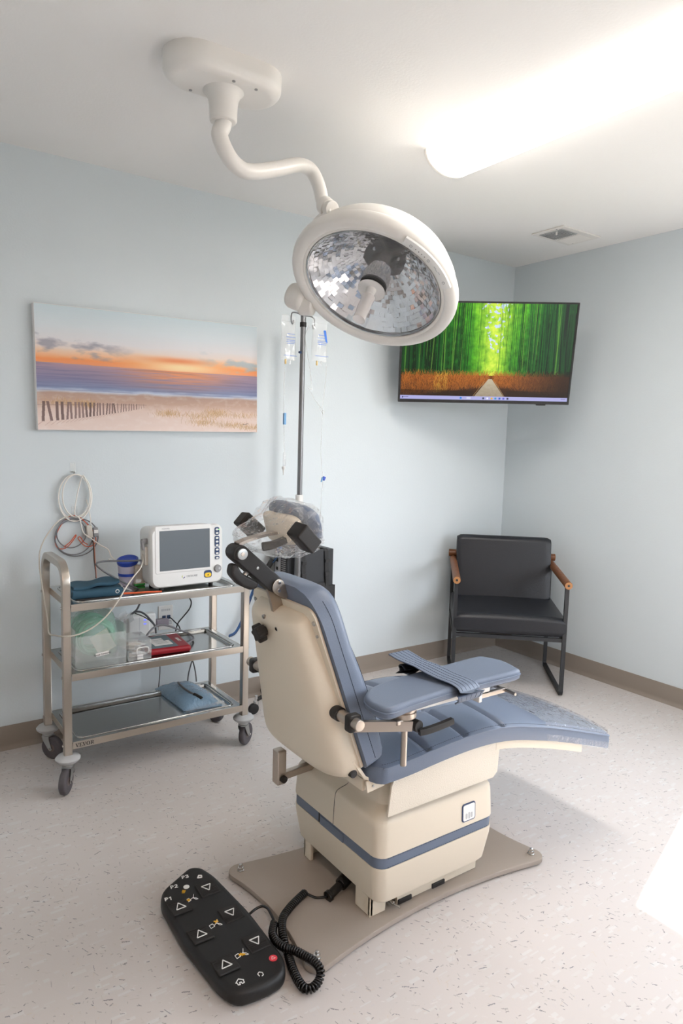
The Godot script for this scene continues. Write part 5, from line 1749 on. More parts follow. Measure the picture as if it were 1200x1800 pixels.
func build_cart() -> void:
	var t := thing("utility_cart", "three-shelf stainless steel utility cart on rubber casters", "cart", Vector3.ZERO)
	var q := 0.0145
	var sec: Array = []
	for p in rr(q * 2, q * 2, 0.004, 2):
		sec.append(p)
	# left hoop: both posts and the push handle in one bent tube
	var hp: Array = [Vector3(PX0, 0.138, PZ1), Vector3(PX0, 0.78, PZ1)]
	for i in 9:
		var a := PI / 2.0 * i / 8.0
		hp.append(Vector3(PX0, 0.785 + 0.068 * sin(a), PZ1 - 0.075 + 0.075 * cos(a)))
	for i in 9:
		var a := PI / 2.0 * i / 8.0
		hp.append(Vector3(PX0, 0.785 + 0.068 * cos(a), PZ0 + 0.075 - 0.075 * sin(a)))
	hp.append(Vector3(PX0, 0.78, PZ0))
	hp.append(Vector3(PX0, 0.138, PZ0))
	obj("handle_hoop", sweep(MB.new(), PackedVector3Array(hp), sec, Vector3.RIGHT), M.stainless, t)
	for z in [PZ0, PZ1]:
		obj("post", sweep(MB.new(), PackedVector3Array([Vector3(PX1, 0.138, z), Vector3(PX1, 0.70, z)]), sec, Vector3.RIGHT), M.stainless, t)
	# shelves: folded rim, sunken tray, pressed bead
	var xa := PX0 + 0.0145
	var xb := PX1 - 0.0145
	var za := PZ0 - 0.0145
	var zb := PZ1 + 0.0155
	for y in [0.712, 0.451, 0.191]:
		var sh := MB.new()
		var mx := (xa + xb) / 2
		var mz := (za + zb) / 2
		var rim := 0.034
		rbox(sh, Vector3(xb - xa, 0.0265, 0.0025), 0.0008, Transform3D(Basis.IDENTITY, Vector3(mx, y - 0.01325, zb)), 1)
		rbox(sh, Vector3(xb - xa, 0.0265, 0.0025), 0.0008, Transform3D(Basis.IDENTITY, Vector3(mx, y - 0.01325, za)), 1)
		for x in [xa, xb]:
			rbox(sh, Vector3(0.0025, 0.0265, zb - za - 0.034), 0.0008, Transform3D(Basis.IDENTITY, Vector3(x, y - 0.01325, mz)), 1)
		obj("shelf_rim", sh, M.stainless, t)
		var tr := MB.new()
		for z in [[za + rim / 2, rim], [zb - rim / 2, rim]]:
			rbox(tr, Vector3(xb - xa, 0.0015, z[1]), 0.0, Transform3D(Basis.IDENTITY, Vector3(mx, y - 0.0012, z[0])), 1)
		for x in [xa + rim / 2, xb - rim / 2]:
			rbox(tr, Vector3(rim, 0.0015, zb - za - 2 * rim), 0.0, Transform3D(Basis.IDENTITY, Vector3(x, y - 0.0012, mz)), 1)
		rbox(tr, Vector3(xb - xa - 2 * rim, 0.0015, zb - za - 2 * rim), 0.0, Transform3D(Basis.IDENTITY, Vector3(mx, y - 0.0105, mz)), 1)
		# sloping walls of the sunken tray
		var o0 := [Vector3(xa + rim, y - 0.001, za + rim), Vector3(xb - rim, y - 0.001, za + rim), Vector3(xb - rim, y - 0.001, zb - rim), Vector3(xa + rim, y - 0.001, zb - rim)]
		for i in 4:
			var a: Vector3 = o0[i]
			var b: Vector3 = o0[(i + 1) % 4]
			var inw := Vector3(mx, 0, mz)
			var a2 := a + Vector3(signf(inw.x - a.x) * 0.006, -0.009, signf(inw.z - a.z) * 0.006)
			var b2 := b + Vector3(signf(inw.x - b.x) * 0.006, -0.009, signf(inw.z - b.z) * 0.006)
			tr.quad(a, b, b2, a2)
		obj("shelf_tray", tr, M.tray_steel, t, 30.0, false)
		var bead: Array = []
		for p in rr(xb - xa - 2 * rim + 0.02, zb - za - 2 * rim + 0.02, 0.03, 5):
			bead.append(Vector3(mx + p.x, y + 0.0002, mz + p.y))
		bead.append(bead[0])
		obj("shelf_bead", tube(MB.new(), PackedVector3Array(bead), 0.0035, 8, false), M.tray_steel, t, 60.0)
		for x in [PX0, PX1]:
			for z in [PZ0, PZ1]:
				var s := -1.0 if x < -2.5 else 1.0
				var p := Vector3(x + s * 0.0145, y - 0.013, z)
				obj("bolt", rod(MB.new(), p, p + Vector3(s * 0.005, 0, 0), 0.005, 10, 0.001), M.chrome, t)
				var p2 := Vector3(x - s * 0.016, y + 0.004 - 0.017, z - 0.006)
				obj("bolt", rod(MB.new(), p2, p2 - Vector3(s * 0.006, 0, 0), 0.0045, 6, 0.001), M.chrome, t)
	# casters
	var turns := {"00": 0.9, "01": 2.17, "10": 1.2, "11": -0.62}
	for i in 2:
		for j in 2:
			var p := Vector3([PX0, PX1][i], 0, [PZ0, PZ1][j])
			var a: float = turns["%d%d" % [i, j]]
			var d := Vector3(cos(a), 0, sin(a))
			var sx := d.cross(Vector3.UP)
			var cb := Basis(d, Vector3.UP, sx)
			obj("bumper", lathe(MB.new(), [Vector2(0.02, 0.112), Vector2(0.036, 0.116), Vector2(0.044, 0.124), Vector2(0.045, 0.130), Vector2(0.038, 0.138), Vector2(0.02, 0.143)], Transform3D(Basis.IDENTITY, p), 28), M.light_grey_plastic, t, 50.0)
			var c := Node3D.new()
			c.name = "caster"
			t.add_child(c, true)
			c.transform = Transform3D(cb, p)
			var st := MB.new()
			lathe(st, [Vector2(0.021, 0.094), Vector2(0.022, 0.098), Vector2(0.019, 0.1005), Vector2(0.022, 0.103), Vector2(0.022, 0.110), Vector2(0.017, 0.114)], Transform3D.IDENTITY, 24)
			obj("swivel", st, M.zinc, c)
			var off := 0.022
			var fk := MB.new()
			for s in [-1.0, 1.0]:
				prism(fk, PackedVector2Array([Vector2(-0.017, 0.096), Vector2(0.017, 0.096), Vector2(0.017, 0.085), Vector2(off + 0.008, 0.044), Vector2(off, 0.038), Vector2(off - 0.009, 0.044), Vector2(-0.012, 0.08)]), 0.0022, 0.0005, Transform3D(Basis.IDENTITY, Vector3(0, 0, s * 0.0175 - 0.0011)))
			rbox(fk, Vector3(0.034, 0.003, 0.036), 0.001, Transform3D(Basis.IDENTITY, Vector3(0, 0.095, 0)), 1)
			obj("fork", fk, M.zinc, c)
			var wt := Transform3D(Basis(Vector3.RIGHT, PI / 2), Vector3(off, 0.048, 0))
			obj("tyre", lathe(MB.new(), [Vector2(0.034, -0.012), Vector2(0.042, -0.0125), Vector2(0.0465, -0.009), Vector2(0.048, 0.0), Vector2(0.0465, 0.009), Vector2(0.042, 0.0125), Vector2(0.034, 0.012)], wt, 36), M.tyre_rubber, c, 50.0)
			obj("wheel_hub", lathe(MB.new(), [Vector2(0.0, -0.0115), Vector2(0.012, -0.0125), Vector2(0.034, -0.010), Vector2(0.034, 0.010), Vector2(0.012, 0.0125), Vector2(0.0, 0.0115)], wt, 32), M.hub_plastic, c)
			obj("axle_bolt", rod(MB.new(), Vector3(off, 0.048, -0.024), Vector3(off, 0.048, 0.024), 0.0045, 8), M.chrome, c)
			if i == 0 and j == 1:
				obj("brake_tab", bx(Vector3(0.02, 0.03, 0.03), 0.004, Vector3(-0.016, 0.075, 0)), M.black_plastic, c)
	text("VEVOR", 0.019, M.print_black, t, Transform3D(Basis.IDENTITY, Vector3(-2.790, 0.177, zb + 0.0014)), "brand_lettering", true, true)
	obj("lettering_rule", bx(Vector3(0.055, 0.0012, 0.0006), 0.0, Vector3(-2.790, 0.1705, zb + 0.0014), 1), M.print_grey, t)

# ------------------------------------------------------------------ things on and around the cart
func cord(called: String, label: String, pts: Array, r: float, m: Material, category := "cable") -> void:
	var p: Array = []
	for q in pts:
		p.append(q if q is Vector3 else at_z(q[0], q[1], q[2]))
	tag(obj(called, tube(MB.new(), spl(p, 6), r, 8), m, null, 70.0), label, category)

func build_cart_things() -> void:
	# patient monitor
	var t := thing("patient_monitor", "white bedside vital signs monitor with dark screen on the cart", "monitor", Vector3(-2.338, 0.7085, 0.36))
	t.rotation = Vector3(-0.035, 0.03, 0)
	var w := 0.322
	var h := 0.25
	var rs: Array = []
	for e in [[-0.125, 0.86, 0.9], [-0.118, 0.90, 0.93], [-0.03, 0.955, 0.965], [0.0, 0.985, 0.985], [0.012, 1.0, 1.0], [0.024, 1.0, 1.0], [0.034, 0.985, 0.98], [0.040, 0.95, 0.94]]:
		var row := PackedVector3Array()
		for p in rr(w, h, 0.03, 5):
			var bow := -0.010 * (1.0 - pow(p.x / (w / 2), 2.0)) if p.y < 0.0 else 0.0
			row.append(Vector3(p.x * e[1], h / 2 + 0.004 + p.y * e[2] + bow * 0.6, e[0]))
		rs.append(row)
	obj("body", rings(MB.new(), rs), M.white_plastic, t, 40.0)
	var fz := 0.0405
	var bez := obj("screen_bezel", prism(MB.new(), rr(0.245, 0.194, 0.008), 0.004, 0.002, Transform3D(Basis.IDENTITY, Vector3(-0.020, 0.160, fz - 0.002))), M.white_plastic, t)
	obj("screen", bx(Vector3(0.222, 0.164, 0.002), 0.0008, Vector3(-0.014, 0.1555, fz + 0.0018), 1), M.lcd, bez)
	text("nGenuity", 0.008, M.print_grey, bez, Transform3D(Basis.IDENTITY, Vector3(-0.098, 0.2465, fz + 0.0022)), "model_lettering")
	for g in [[0.224, 2, 0.034], [0.180, 3, 0.047], [0.138, 2, 0.032], [0.110, 1, 0.015]]:
		var bp := obj("button_panel", prism(MB.new(), rr(0.022, g[2], 0.0074, 4), 0.003, 0.001, Transform3D(Basis.IDENTITY, Vector3(0.131, g[0], fz - 0.0008))), M.button_navy, t)
		for i in int(g[1]):
			var y: float = g[0] + (float(g[1]) - 1.0) * 0.5 * 0.0155 - i * 0.0155 - 0.001
			var el := PackedVector2Array()
			for k in 20:
				el.append(Vector2(cos(TAU * k / 20.0) * 0.0068, sin(TAU * k / 20.0) * 0.0042))
			obj("button", prism(MB.new(), el, 0.002, 0.0007, Transform3D(Basis.IDENTITY, Vector3(0.1305, y, fz + 0.002))), M.white_plastic, bp)
	obj("power_indicator_light", bx(Vector3(0.0045, 0.003, 0.001), 0.0003, Vector3(0.1398, 0.2305, fz + 0.0028), 1), M.indicator_light, t)
	obj("selector_knob", lathe(MB.new(), [Vector2(0.0165, 0), Vector2(0.0165, 0.008), Vector2(0.014, 0.012), Vector2(0.0, 0.012)], Transform3D(Basis(Vector3.RIGHT, PI / 2), Vector3(0.132, 0.064, fz - 0.003)), 28), M.grey_plastic, t)
	obj("knob_dimple", lathe(MB.new(), [Vector2(0.0055, 0), Vector2(0.0045, 0.002), Vector2(0.0, 0.0022)], Transform3D(Basis(Vector3.RIGHT, PI / 2), Vector3(0.137, 0.065, fz + 0.009)), 18), M.light_grey_plastic, t)
	var al := obj("alarm_button", prism(MB.new(), rr(0.036, 0.032, 0.010), 0.003, 0.001, Transform3D(Basis.IDENTITY, Vector3(0.088, 0.044, fz - 0.002))), M.button_navy, t)
	obj("alarm_key", prism(MB.new(), rr(0.030, 0.018, 0.0085), 0.003, 0.001, Transform3D(Basis.IDENTITY, Vector3(0.0875, 0.0405, fz))), M.button_yellow, al)
	obj("alarm_mark", prism(MB.new(), PackedVector2Array([Vector2(-0.004, -0.003), Vector2(0.004, -0.003), Vector2(0, 0.004)]), 0.0005, 0.0, Transform3D(Basis.IDENTITY, Vector3(0.0875, 0.041, fz + 0.003))), M.print_black, al)
	text("CRITICARE", 0.0105, M.print_grey, t, Transform3D(Basis.IDENTITY, Vector3(0.016, 0.043, fz)), "brand_lettering")
	for k in 2:
		var lg := MB.new()
		for i in 6:
			var a0 := (PI * 0.75 if k == 0 else -PI * 0.55) + i * 0.24 * (1.0 if k == 0 else 1.0)
			rod(lg, Vector3(-0.022 + cos(a0) * 0.006, 0.043 + sin(a0) * 0.006, fz), Vector3(-0.022 + cos(a0 + 0.24) * 0.006, 0.043 + sin(a0 + 0.24) * 0.006, fz), 0.0014, 5)
		obj("logo_arc", lg, M.logo_lime if k == 0 else M.logo_blue, t)
	for p in [Vector3(-0.11, 0, 0.02), Vector3(0.11, 0, 0.02), Vector3(-0.11, 0, -0.09), Vector3(0.11, 0, -0.09)]:
		obj("foot", rod(MB.new(), p + Vector3(0, -0.0058, 0), p + Vector3(0, 0.014, 0), 0.009, 12), M.black_rubber, t)
	obj("side_port", bx(Vector3(0.014, 0.075, 0.05), 0.003, Vector3(-0.164, 0.135, -0.02)), M.cable_beige, t)
	var el2 := MB.new()
	rod(el2, Vector3(-0.155, 0.195, -0.01), Vector3(-0.180, 0.195, -0.005), 0.011, 16, 0.003)
	rod(el2, Vector3(-0.178, 0.200, -0.005), Vector3(-0.174, 0.160, -0.002), 0.007, 14, 0.002)
	obj("elbow_plug", el2, M.grey_plastic, t)
	# grey hoses and cords
	cord("air_hose", "dark grey blood pressure hose curving from the monitor's side", [[248, 985, 0.33], [225, 986, 0.33], [200, 986, 0.32], [180, 987, 0.32], [170, 990, 0.34], [171, 995, 0.36], [185, 1006, 0.37], [205, 1017, 0.36], [222, 1026, 0.35], [238, 1033, 0.33], [246, 1037, 0.31], [240, 1041, 0.31], [222, 1042, 0.33], [200, 1041, 0.35]], 0.0038, M.cable_dark_grey)
	cord("sensor_cable", "beige sensor cable drooping past the green bag to the cart handle", [[250, 974, 0.34], [251, 985, 0.37], [247, 998, 0.42], [236, 1012, 0.47], [222, 1032, 0.515], [205, 1060, 0.53], [185, 1085, 0.535], [160, 1105, 0.535], [135, 1116, 0.53], [115, 1119, 0.515], [98, 1117, 0.45], [86, 1113, 0.35], [84, 1090, 0.30], [79, 1060, 0.26], [74, 1030, 0.22], [71, 1010, 0.19], [69, 990, 0.15], [70, 970, 0.10], [77, 950, 0.06], [90, 930, 0.04], [105, 914, 0.03], [125, 905, 0.022]], 0.0028, M.cable_beige)
	cord("cuff_hose", "light grey rubber hose looped beside the teal cuff", [[196, 1022, 0.33], [208, 1025, 0.34], [214, 1031, 0.36], [208, 1037, 0.38], [196, 1039, 0.38]], 0.0032, M.light_grey_plastic)
	cord("cuff_hose", "light grey rubber hose lying straight from the teal cuff", [[196, 1030, 0.36], [206, 1030, 0.34], [218, 1034, 0.33], [228, 1037, 0.33], [236, 1041, 0.34]], 0.0032, M.light_grey_plastic)
	cord("orange_cord", "flat orange cord along the front of the top shelf", [[198, 1043, 0.42], [225, 1043, 0.425], [255, 1041, 0.43], [284, 1040, 0.43]], 0.004, M.cable_orange)
	obj("strap_clip", bx(Vector3(0.012, 0.01, 0.012), 0.002, at_z(193, 984, 0.15)), M.white_plastic)
	tag(get_node("strap_clip"), "small white clip on the cable above the cart", "clip")
	# teal blood pressure cuff, folded
	var c := thing("pressure_cuff", "folded teal blood pressure cuff on the top shelf", "pressure cuff", Vector3(-2.715, 0.7025, 0.355))
	var roll: Array = []
	for i in 15:
		var s := -1.0 + 2.0 * i / 14.0
		var row := PackedVector3Array()
		for p in rr(0.105, 0.034, 0.015, 5):
			row.append(Vector3(s * 0.092 + 0.004 * sin(p.y * 90.0), 0.021 + p.y * (1.0 + 0.06 * sin(s * 4.0)), 0.025 + p.x + 0.006 * s))
		roll.append(row)
	obj("lower_roll", rings(MB.new(), roll), M.teal_fabric, c, 50.0)
	roll = []
	for i in 15:
		var s := -1.0 + 2.0 * i / 14.0
		var row := PackedVector3Array()
		for p in rr(0.10, 0.014, 0.006, 4):
			row.append(Vector3(0.004 + s * 0.088, 0.048 + p.y + 0.007 * s + 0.004 * sin(s * 5.0 + p.x * 30.0), 0.0 + p.x * (1.0 - 0.12 * s)))
		roll.append(row)
	obj("upper_flap", rings(MB.new(), roll), M.teal_fabric, c, 50.0)
	obj("dark_pad", bx(Vector3(0.17, 0.008, 0.12), 0.003, Vector3(0.005, 0.004, 0.02)), M.print_black, c)
	var rg: Array = []
	for i in 21:
		rg.append(Vector3(0.072 + cos(TAU * i / 20.0) * 0.0065, 0.026 + sin(TAU * i / 20.0) * 0.0065, 0.0815))
	obj("snap_ring", tube(MB.new(), PackedVector3Array(rg), 0.0013, 6, false), M.print_white, c)
	obj("printed_mark", prism(MB.new(), PackedVector2Array([Vector2(-0.012, -0.008), Vector2(0.012, -0.004), Vector2(0.0, 0.010)]), 0.0006, 0.0, Transform3D(Basis(Vector3(1, 0, 0), Vector3(0, 0, -1), Vector3(0, 1, 0)), Vector3(0.03, 0.0575, 0.012))), M.print_grey, c)
	# blue-lidded tub and package beside the monitor
	var tb := thing("lidded_tub", "small lavender plastic tub with a blue rim beside the monitor", "tub", Vector3(-2.535, 0.7025, 0.225))
	var lean := Basis(Vector3.BACK, 0.0)
	obj("cup", lathe(MB.new(), [Vector2(0.030, 0.0), Vector2(0.034, 0.008), Vector2(0.040, 0.095), Vector2(0.0, 0.095)], Transform3D(lean, Vector3.ZERO), 28), M.lavender_plastic, tb)
	obj("blue_stripe", lathe(MB.new(), [Vector2(0.0374, 0.040), Vector2(0.0380, 0.052), Vector2(0.0366, 0.052)], Transform3D(lean, Vector3.ZERO), 28), M.cobalt_plastic, tb)
	obj("lid", lathe(MB.new(), [Vector2(0.040, 0.0), Vector2(0.0435, 0.004), Vector2(0.044, 0.018), Vector2(0.038, 0.021), Vector2(0.032, 0.014), Vector2(0.0, 0.013)], Transform3D(Basis(Vector3.BACK, 0.18) * Basis(Vector3.RIGHT, 0.22), Vector3(0.002, 0.092, 0)), 28), M.cobalt_plastic, tb)
	var pk := thing("sample_package", "clear package with a green edge leaning by the monitor", "package", Vector3(-2.497, 0.7025, 0.262))
	obj("sleeve", bx(Vector3(0.042, 0.088, 0.02), 0.003, Vector3(0, 0.0445, 0)), M.kraft_electrode, pk)
	obj("green_edge", bx(Vector3(0.043, 0.010, 0.021), 0.002, Vector3(0, 0.006, 0.0)), mat("green_band", rgb(50, 168, 74), 0.5), pk)
	obj("clear_front", bx(Vector3(0.043, 0.06, 0.003), 0.001, Vector3(0, 0.045, 0.0115)), M.acrylic, pk)
	# middle shelf ------------------------------------------------
	var fl := 0.4415
	# clear bin
	var bn := thing("clear_bin", "large clear acrylic bin on the middle shelf", "storage bin", Vector3(-2.708, fl, 0.335))
	for a in [[Vector3(0.19, 0.004, 0.22), Vector3(0, 0.002, 0)], [Vector3(0.19, 0.125, 0.003), Vector3(0, 0.066, 0.11)], [Vector3(0.19, 0.17, 0.003), Vector3(0, 0.088, -0.11)], [Vector3(0.003, 0.15, 0.216), Vector3(-0.095, 0.078, 0)], [Vector3(0.003, 0.15, 0.216), Vector3(0.095, 0.078, 0)]]:
		obj("panel", bx(a[0], 0.001, a[1], 1), M.acrylic, bn)
	# bag of green tubing
	var bg := thing("tubing_bag", "clear bag of coiled green oxygen tubing in the acrylic bin", "tubing bag", Vector3(-2.708, fl + 0.006, 0.335))
	var nz := FastNoiseLite.new()
	nz.seed = 21
	nz.frequency = 10.0
	var shell: Array = []
	for i in 23:
		var a := PI * i / 22.0
		var row := PackedVector3Array()
		for j in 36:
			var b := TAU * j / 36.0
			var d := Vector3(sin(a) * cos(b), cos(a), sin(a) * sin(b))
			var k := 1.0 + 0.13 * nz.get_noise_3d(d.x * 0.13, d.y * 0.13, d.z * 0.13) + 0.05 * nz.get_noise_3d(d.x * 0.4, d.y * 0.4, d.z * 0.4 + 2.0)
			var p := Vector3(pow(absf(d.x), 0.75) * signf(d.x) * 0.088, pow(absf(d.y), 0.8) * signf(d.y) * 0.098, pow(absf(d.z), 0.75) * signf(d.z) * 0.097) * k
			if d.y > 0.6:
				p.x += 0.03 * (d.y - 0.6)
			row.append(p.clamp(Vector3(-0.09, -0.098, -0.105), Vector3(0.09, 0.118, 0.105)) + Vector3(0, 0.1, 0))
		shell.append(row)
	obj("film", rings(MB.new(), shell, false), M.bag_green, bg, 25.0)
	for k in 9:
		var pt: Array = []
		var rx := 0.074 - 0.006 * (k % 3)
		for i in 21:
			var a := TAU * i / 20.0
			pt.append(Vector3(cos(a) * rx, 0.092 + sin(a) * (rx - 0.004) + 0.002 * (k % 2), -0.070 + 0.0155 * k + 0.008 * sin(a * 2.0 + k)))
		obj("tubing_loop", tube(MB.new(), spl(pt, 2), 0.0058, 7), M.green_tubing, bg, 70.0)
	obj("insert_card", bx(Vector3(0.072, 0.085, 0.0015), 0.0, Vector3(0.016, 0.08, 0.076), 1, Basis(Vector3.BACK, 0.45)), M.kraft_electrode, bg)
	for i in 6:
		obj("printed_line", bx(Vector3(0.06, 0.0012, 0.0004), 0.0, Vector3(0.006 + 0.0055 * i, 0.112 - i * 0.0115, 0.0772), 1, Basis(Vector3.BACK, 0.45)), M.light_grey_plastic, bg)
	var lb := thing("bin_label", "small white typed label stuck on the acrylic bin", "label", Vector3(-2.705, fl + 0.052, 0.448))
	lb.rotation.z = 0.10
	obj("paper", bx(Vector3(0.05, 0.013, 0.0008), 0.0, Vector3.ZERO, 1), M.paper, lb)
	text("Nasal Cannulas", 0.0085, M.print_black, lb, Transform3D(Basis.IDENTITY, Vector3(0, -0.001, 0.0006)), "lettering", true)
	# tied top of the bag
	var tied := MB.new()
	for i in 5:
		var a := i * 1.3
		rbox(tied, Vector3(0.05, 0.0008, 0.03), 0.0, Transform3D(Basis.from_euler(Vector3(a, a * 0.7, 0.3 * i)), Vector3(0.095 + 0.01 * i, 0.158 + 0.006 * sin(a), 0.01 * cos(a) + 0.04)), 1)
	obj("twisted_neck", tied, M.bag_film, bg, 20.0, false)
	# small acrylic drawer with electrodes
	var dr := thing("electrode_box", "small clear acrylic drawer of electrodes beside the red pouch", "drawer box", Vector3(-2.555, fl, 0.372))
	for a in [[Vector3(0.092, 0.003, 0.13), Vector3(0, 0.0015, 0)], [Vector3(0.092, 0.074, 0.003), Vector3(0, 0.0385, 0.065)], [Vector3(0.092, 0.074, 0.003), Vector3(0, 0.0385, -0.065)], [Vector3(0.003, 0.074, 0.127), Vector3(-0.046, 0.0385, 0)], [Vector3(0.003, 0.074, 0.127), Vector3(0.046, 0.0385, 0)], [Vector3(0.092, 0.003, 0.13), Vector3(0, 0.077, 0)]]:
		obj("panel", bx(a[0], 0.001, a[1], 1), M.acrylic, dr)
	obj("handle", tube(MB.new(), spl([Vector3(-0.016, 0.028, 0.067), Vector3(-0.018, 0.03, 0.076), Vector3(-0.017, 0.048, 0.08), Vector3(-0.008, 0.054, 0.08), Vector3(0.02, 0.054, 0.08), Vector3(0.029, 0.048, 0.08), Vector3(0.03, 0.03, 0.076), Vector3(0.028, 0.028, 0.067)], 4), 0.0026, 8), M.white_plastic, dr, 60.0)
	obj("label", bx(Vector3(0.024, 0.02, 0.0008), 0.0, Vector3(0.0, 0.012, 0.0672), 1), M.paper, dr)
	text("Electrodes", 0.0048, M.print_grey, dr, Transform3D(Basis.IDENTITY, Vector3(0.0, 0.014, 0.0678)))
	var loc := RandomNumberGenerator.new()
	loc.seed = 8
	for i in 9:
		var p := Vector3(-2.555 + loc.randf_range(-0.022, 0.022), fl + 0.005 + 0.0068 * i, 0.372 + loc.randf_range(-0.025, 0.025))
		var o := bx(Vector3(0.042, 0.004, 0.05), 0.0015, Vector3.ZERO, 1)
		var e := obj("electrode_packet", o, M.kraft_electrode if i % 2 == 0 else M.paper)
		e.position = p
		e.rotation = Vector3(loc.randf_range(-0.05, 0.05), loc.randf_range(-0.5, 0.5), loc.randf_range(-0.05, 0.05))
		tag(e, "pale electrode packet stacked inside the small acrylic drawer", "packet", "electrode packets in the acrylic drawer")
	# red pouch
	var rp := thing("red_pouch", "red cuff pouch with a grey window and white label", "pouch", Vector3(-2.415, fl, 0.330))
	rp.rotation.y = -0.05
	var ro := rounded([Vector2(-0.098, -0.105), Vector2(-0.092, 0.095), Vector2(0.082, 0.105), Vector2(0.092, -0.10)], 0.012)
	var flat := Basis(Vector3(1, 0, 0), Vector3(0, 0, 1), Vector3(0, -1, 0))
	obj("pouch_body", prism(MB.new(), ro, 0.026, 0.010, Transform3D(flat, Vector3(0, 0.027, 0)), 3), M.red_pouch, rp, 50.0)
	obj("window", prism(MB.new(), rounded([Vector2(-0.088, -0.085), Vector2(-0.085, 0.083), Vector2(0.032, 0.088), Vector2(0.034, -0.085)], 0.006), 0.0012, 0.0004, Transform3D(flat, Vector3(0, 0.0282, 0))), M.slate_window, rp)
	obj("label", prism(MB.new(), PackedVector2Array([Vector2(-0.055, 0.055), Vector2(0.02, 0.055), Vector2(0.02, -0.005), Vector2(0.0, -0.005), Vector2(0.0, -0.045), Vector2(-0.05, -0.045), Vector2(-0.05, -0.015), Vector2(-0.058, -0.015)]), 0.0006, 0.0, Transform3D(flat, Vector3(0, 0.0289, 0))), M.paper, rp)
	for i in 4:
		obj("printed_line", bx(Vector3(0.05, 0.0004, 0.002), 0.0, Vector3(-0.018, 0.0292, -0.02 + i * 0.017), 1), M.print_grey, rp)
	text("ADULT", 0.017, M.print_white, rp, Transform3D(Basis(Vector3(0, 0, 1), Vector3(1, 0, 0), Vector3(0, 1, 0)), Vector3(0.06, 0.0275, 0.0)), "lettering", true)
	# grey hose looping over the middle shelf
	cord("loop_hose", "thick grey hose looping over the red pouch", [[246, 1060, 0.12], [240, 1072, 0.14], [230, 1080, 0.16], [240, 1075, 0.17], [252, 1078, 0.18], [262, 1087, 0.19], [272, 1100, 0.20], [274, 1113, 0.22]], 0.0042, M.cable_dark_grey)
	cord("loop_hose", "pale grey hose ring resting on the middle shelf", [[256, 1120, 0.30], [265, 1108, 0.28], [278, 1099, 0.26], [295, 1100, 0.24], [315, 1107, 0.23], [334, 1115, 0.25], [340, 1122, 0.30], [333, 1129, 0.36], [325, 1132, 0.38]], 0.0042, M.cable_grey)
	cord("black_lead", "thin black lead arching above the white adapter", [[237, 1078, 0.10], [250, 1083, 0.11], [262, 1090, 0.12], [270, 1098, 0.13]], 0.0022, M.cable_black)
	# wall adapter and the cords at the outlet
	var ad := thing("power_adapter", "white wall adapter with a blue indicator behind the shelves", "adapter", at_z(236, 1096, 0.0))
	obj("body", bx(Vector3(0.105, 0.105, 0.07), 0.012, Vector3(0, 0, 0.036)), M.white_plastic, ad)
	obj("side_block", bx(Vector3(0.05, 0.095, 0.05), 0.01, Vector3(0.06, 0.003, 0.026)), M.white_plastic, ad)
	for y in [0.030, 0.012]:
		obj("indicator_light", bx(Vector3(0.012, 0.005, 0.002), 0.0006, Vector3(0.025, y, 0.0715), 1), M.indicator_light_blue, ad)
	obj("seam", bx(Vector3(0.0012, 0.09, 0.001), 0.0, Vector3(0.0, 0, 0.0712), 1), M.light_grey_plastic, ad)
	var pl := thing("translucent_adapter", "smoky translucent cord splitter below the wall plate", "cord splitter", at_z(285, 1094, 0.03))
	obj("body", bx(Vector3(0.06, 0.032, 0.03), 0.006, Vector3(0, 0, -0.004)), mat("smoky_plastic", rgb(150, 142, 152), 0.3), pl)
	obj("tip", bx(Vector3(0.02, 0.018, 0.018), 0.005, Vector3(0.035, -0.004, 0)), M.light_grey_plastic, pl)
	cord("network_lead", "black network lead plugged into the wall plate", [[297, 1085, 0.02], [301, 1087, 0.03], [307, 1093, 0.035], [314, 1100, 0.04], [318, 1110, 0.04]], 0.0028, M.cable_black)
	cord("monitor_cord", "black monitor power cord hanging below the top shelf", [[326, 1035, 0.09], [331, 1048, 0.05], [336, 1058, 0.03], [333, 1070, 0.03], [322, 1084, 0.03], [313, 1095, 0.035], [309, 1108, 0.04], [306, 1130, 0.05]], 0.0032, M.cable_black)
	cord("dark_cord", "dark cord falling behind the middle shelf to the floor side", [[281, 1150, 0.06], [281, 1180, 0.05], [279, 1205, 0.05], [276, 1240, 0.05]], 0.0026, M.cable_dark_grey)
	cord("bent_cord", "black cord bent in a narrow loop behind the lower shelf", [[329, 1205, 0.08], [331, 1186, 0.06], [335, 1170, 0.05], [338, 1162, 0.05], [341, 1170, 0.05], [344, 1186, 0.06], [345, 1198, 0.08]], 0.0032, M.cable_dark_grey)
	# bottom shelf pouch
	var bp := thing("pouch_bag", "crumpled blue and clear plastic pouch on the bottom shelf", "plastic pouch", Vector3(-2.29, 0.1815, 0.285))
	var sh: Array = []
	var nb := 22
	for i in nb + 1:
		var u := -1.0 + 2.0 * i / nb
		var row := PackedVector3Array()
		var m := 20
		for j in m + 1:
			var v := -1.0 + 2.0 * j / m
			var hgt := 0.052 * pow(maxf(0.0, 1.0 - u * u), 0.55) * pow(maxf(0.0, 1.0 - v * v), 0.55) + 0.012 * absf(nz.get_noise_3d(u * 0.14, 3.0, v * 0.14)) + 0.004
			row.append(Vector3(u * 0.082 + 0.035 * v * 0.2, hgt, v * 0.15 + 0.014 * u))
		for j in m + 1:
			var v := 1.0 - 2.0 * j / m
			row.append(Vector3(u * 0.082 + 0.035 * v * 0.2, 0.0015, v * 0.15 + 0.014 * u))
		sh.append(row)
	obj("film", rings(MB.new(), sh), M.bag_blue, bp, 30.0)
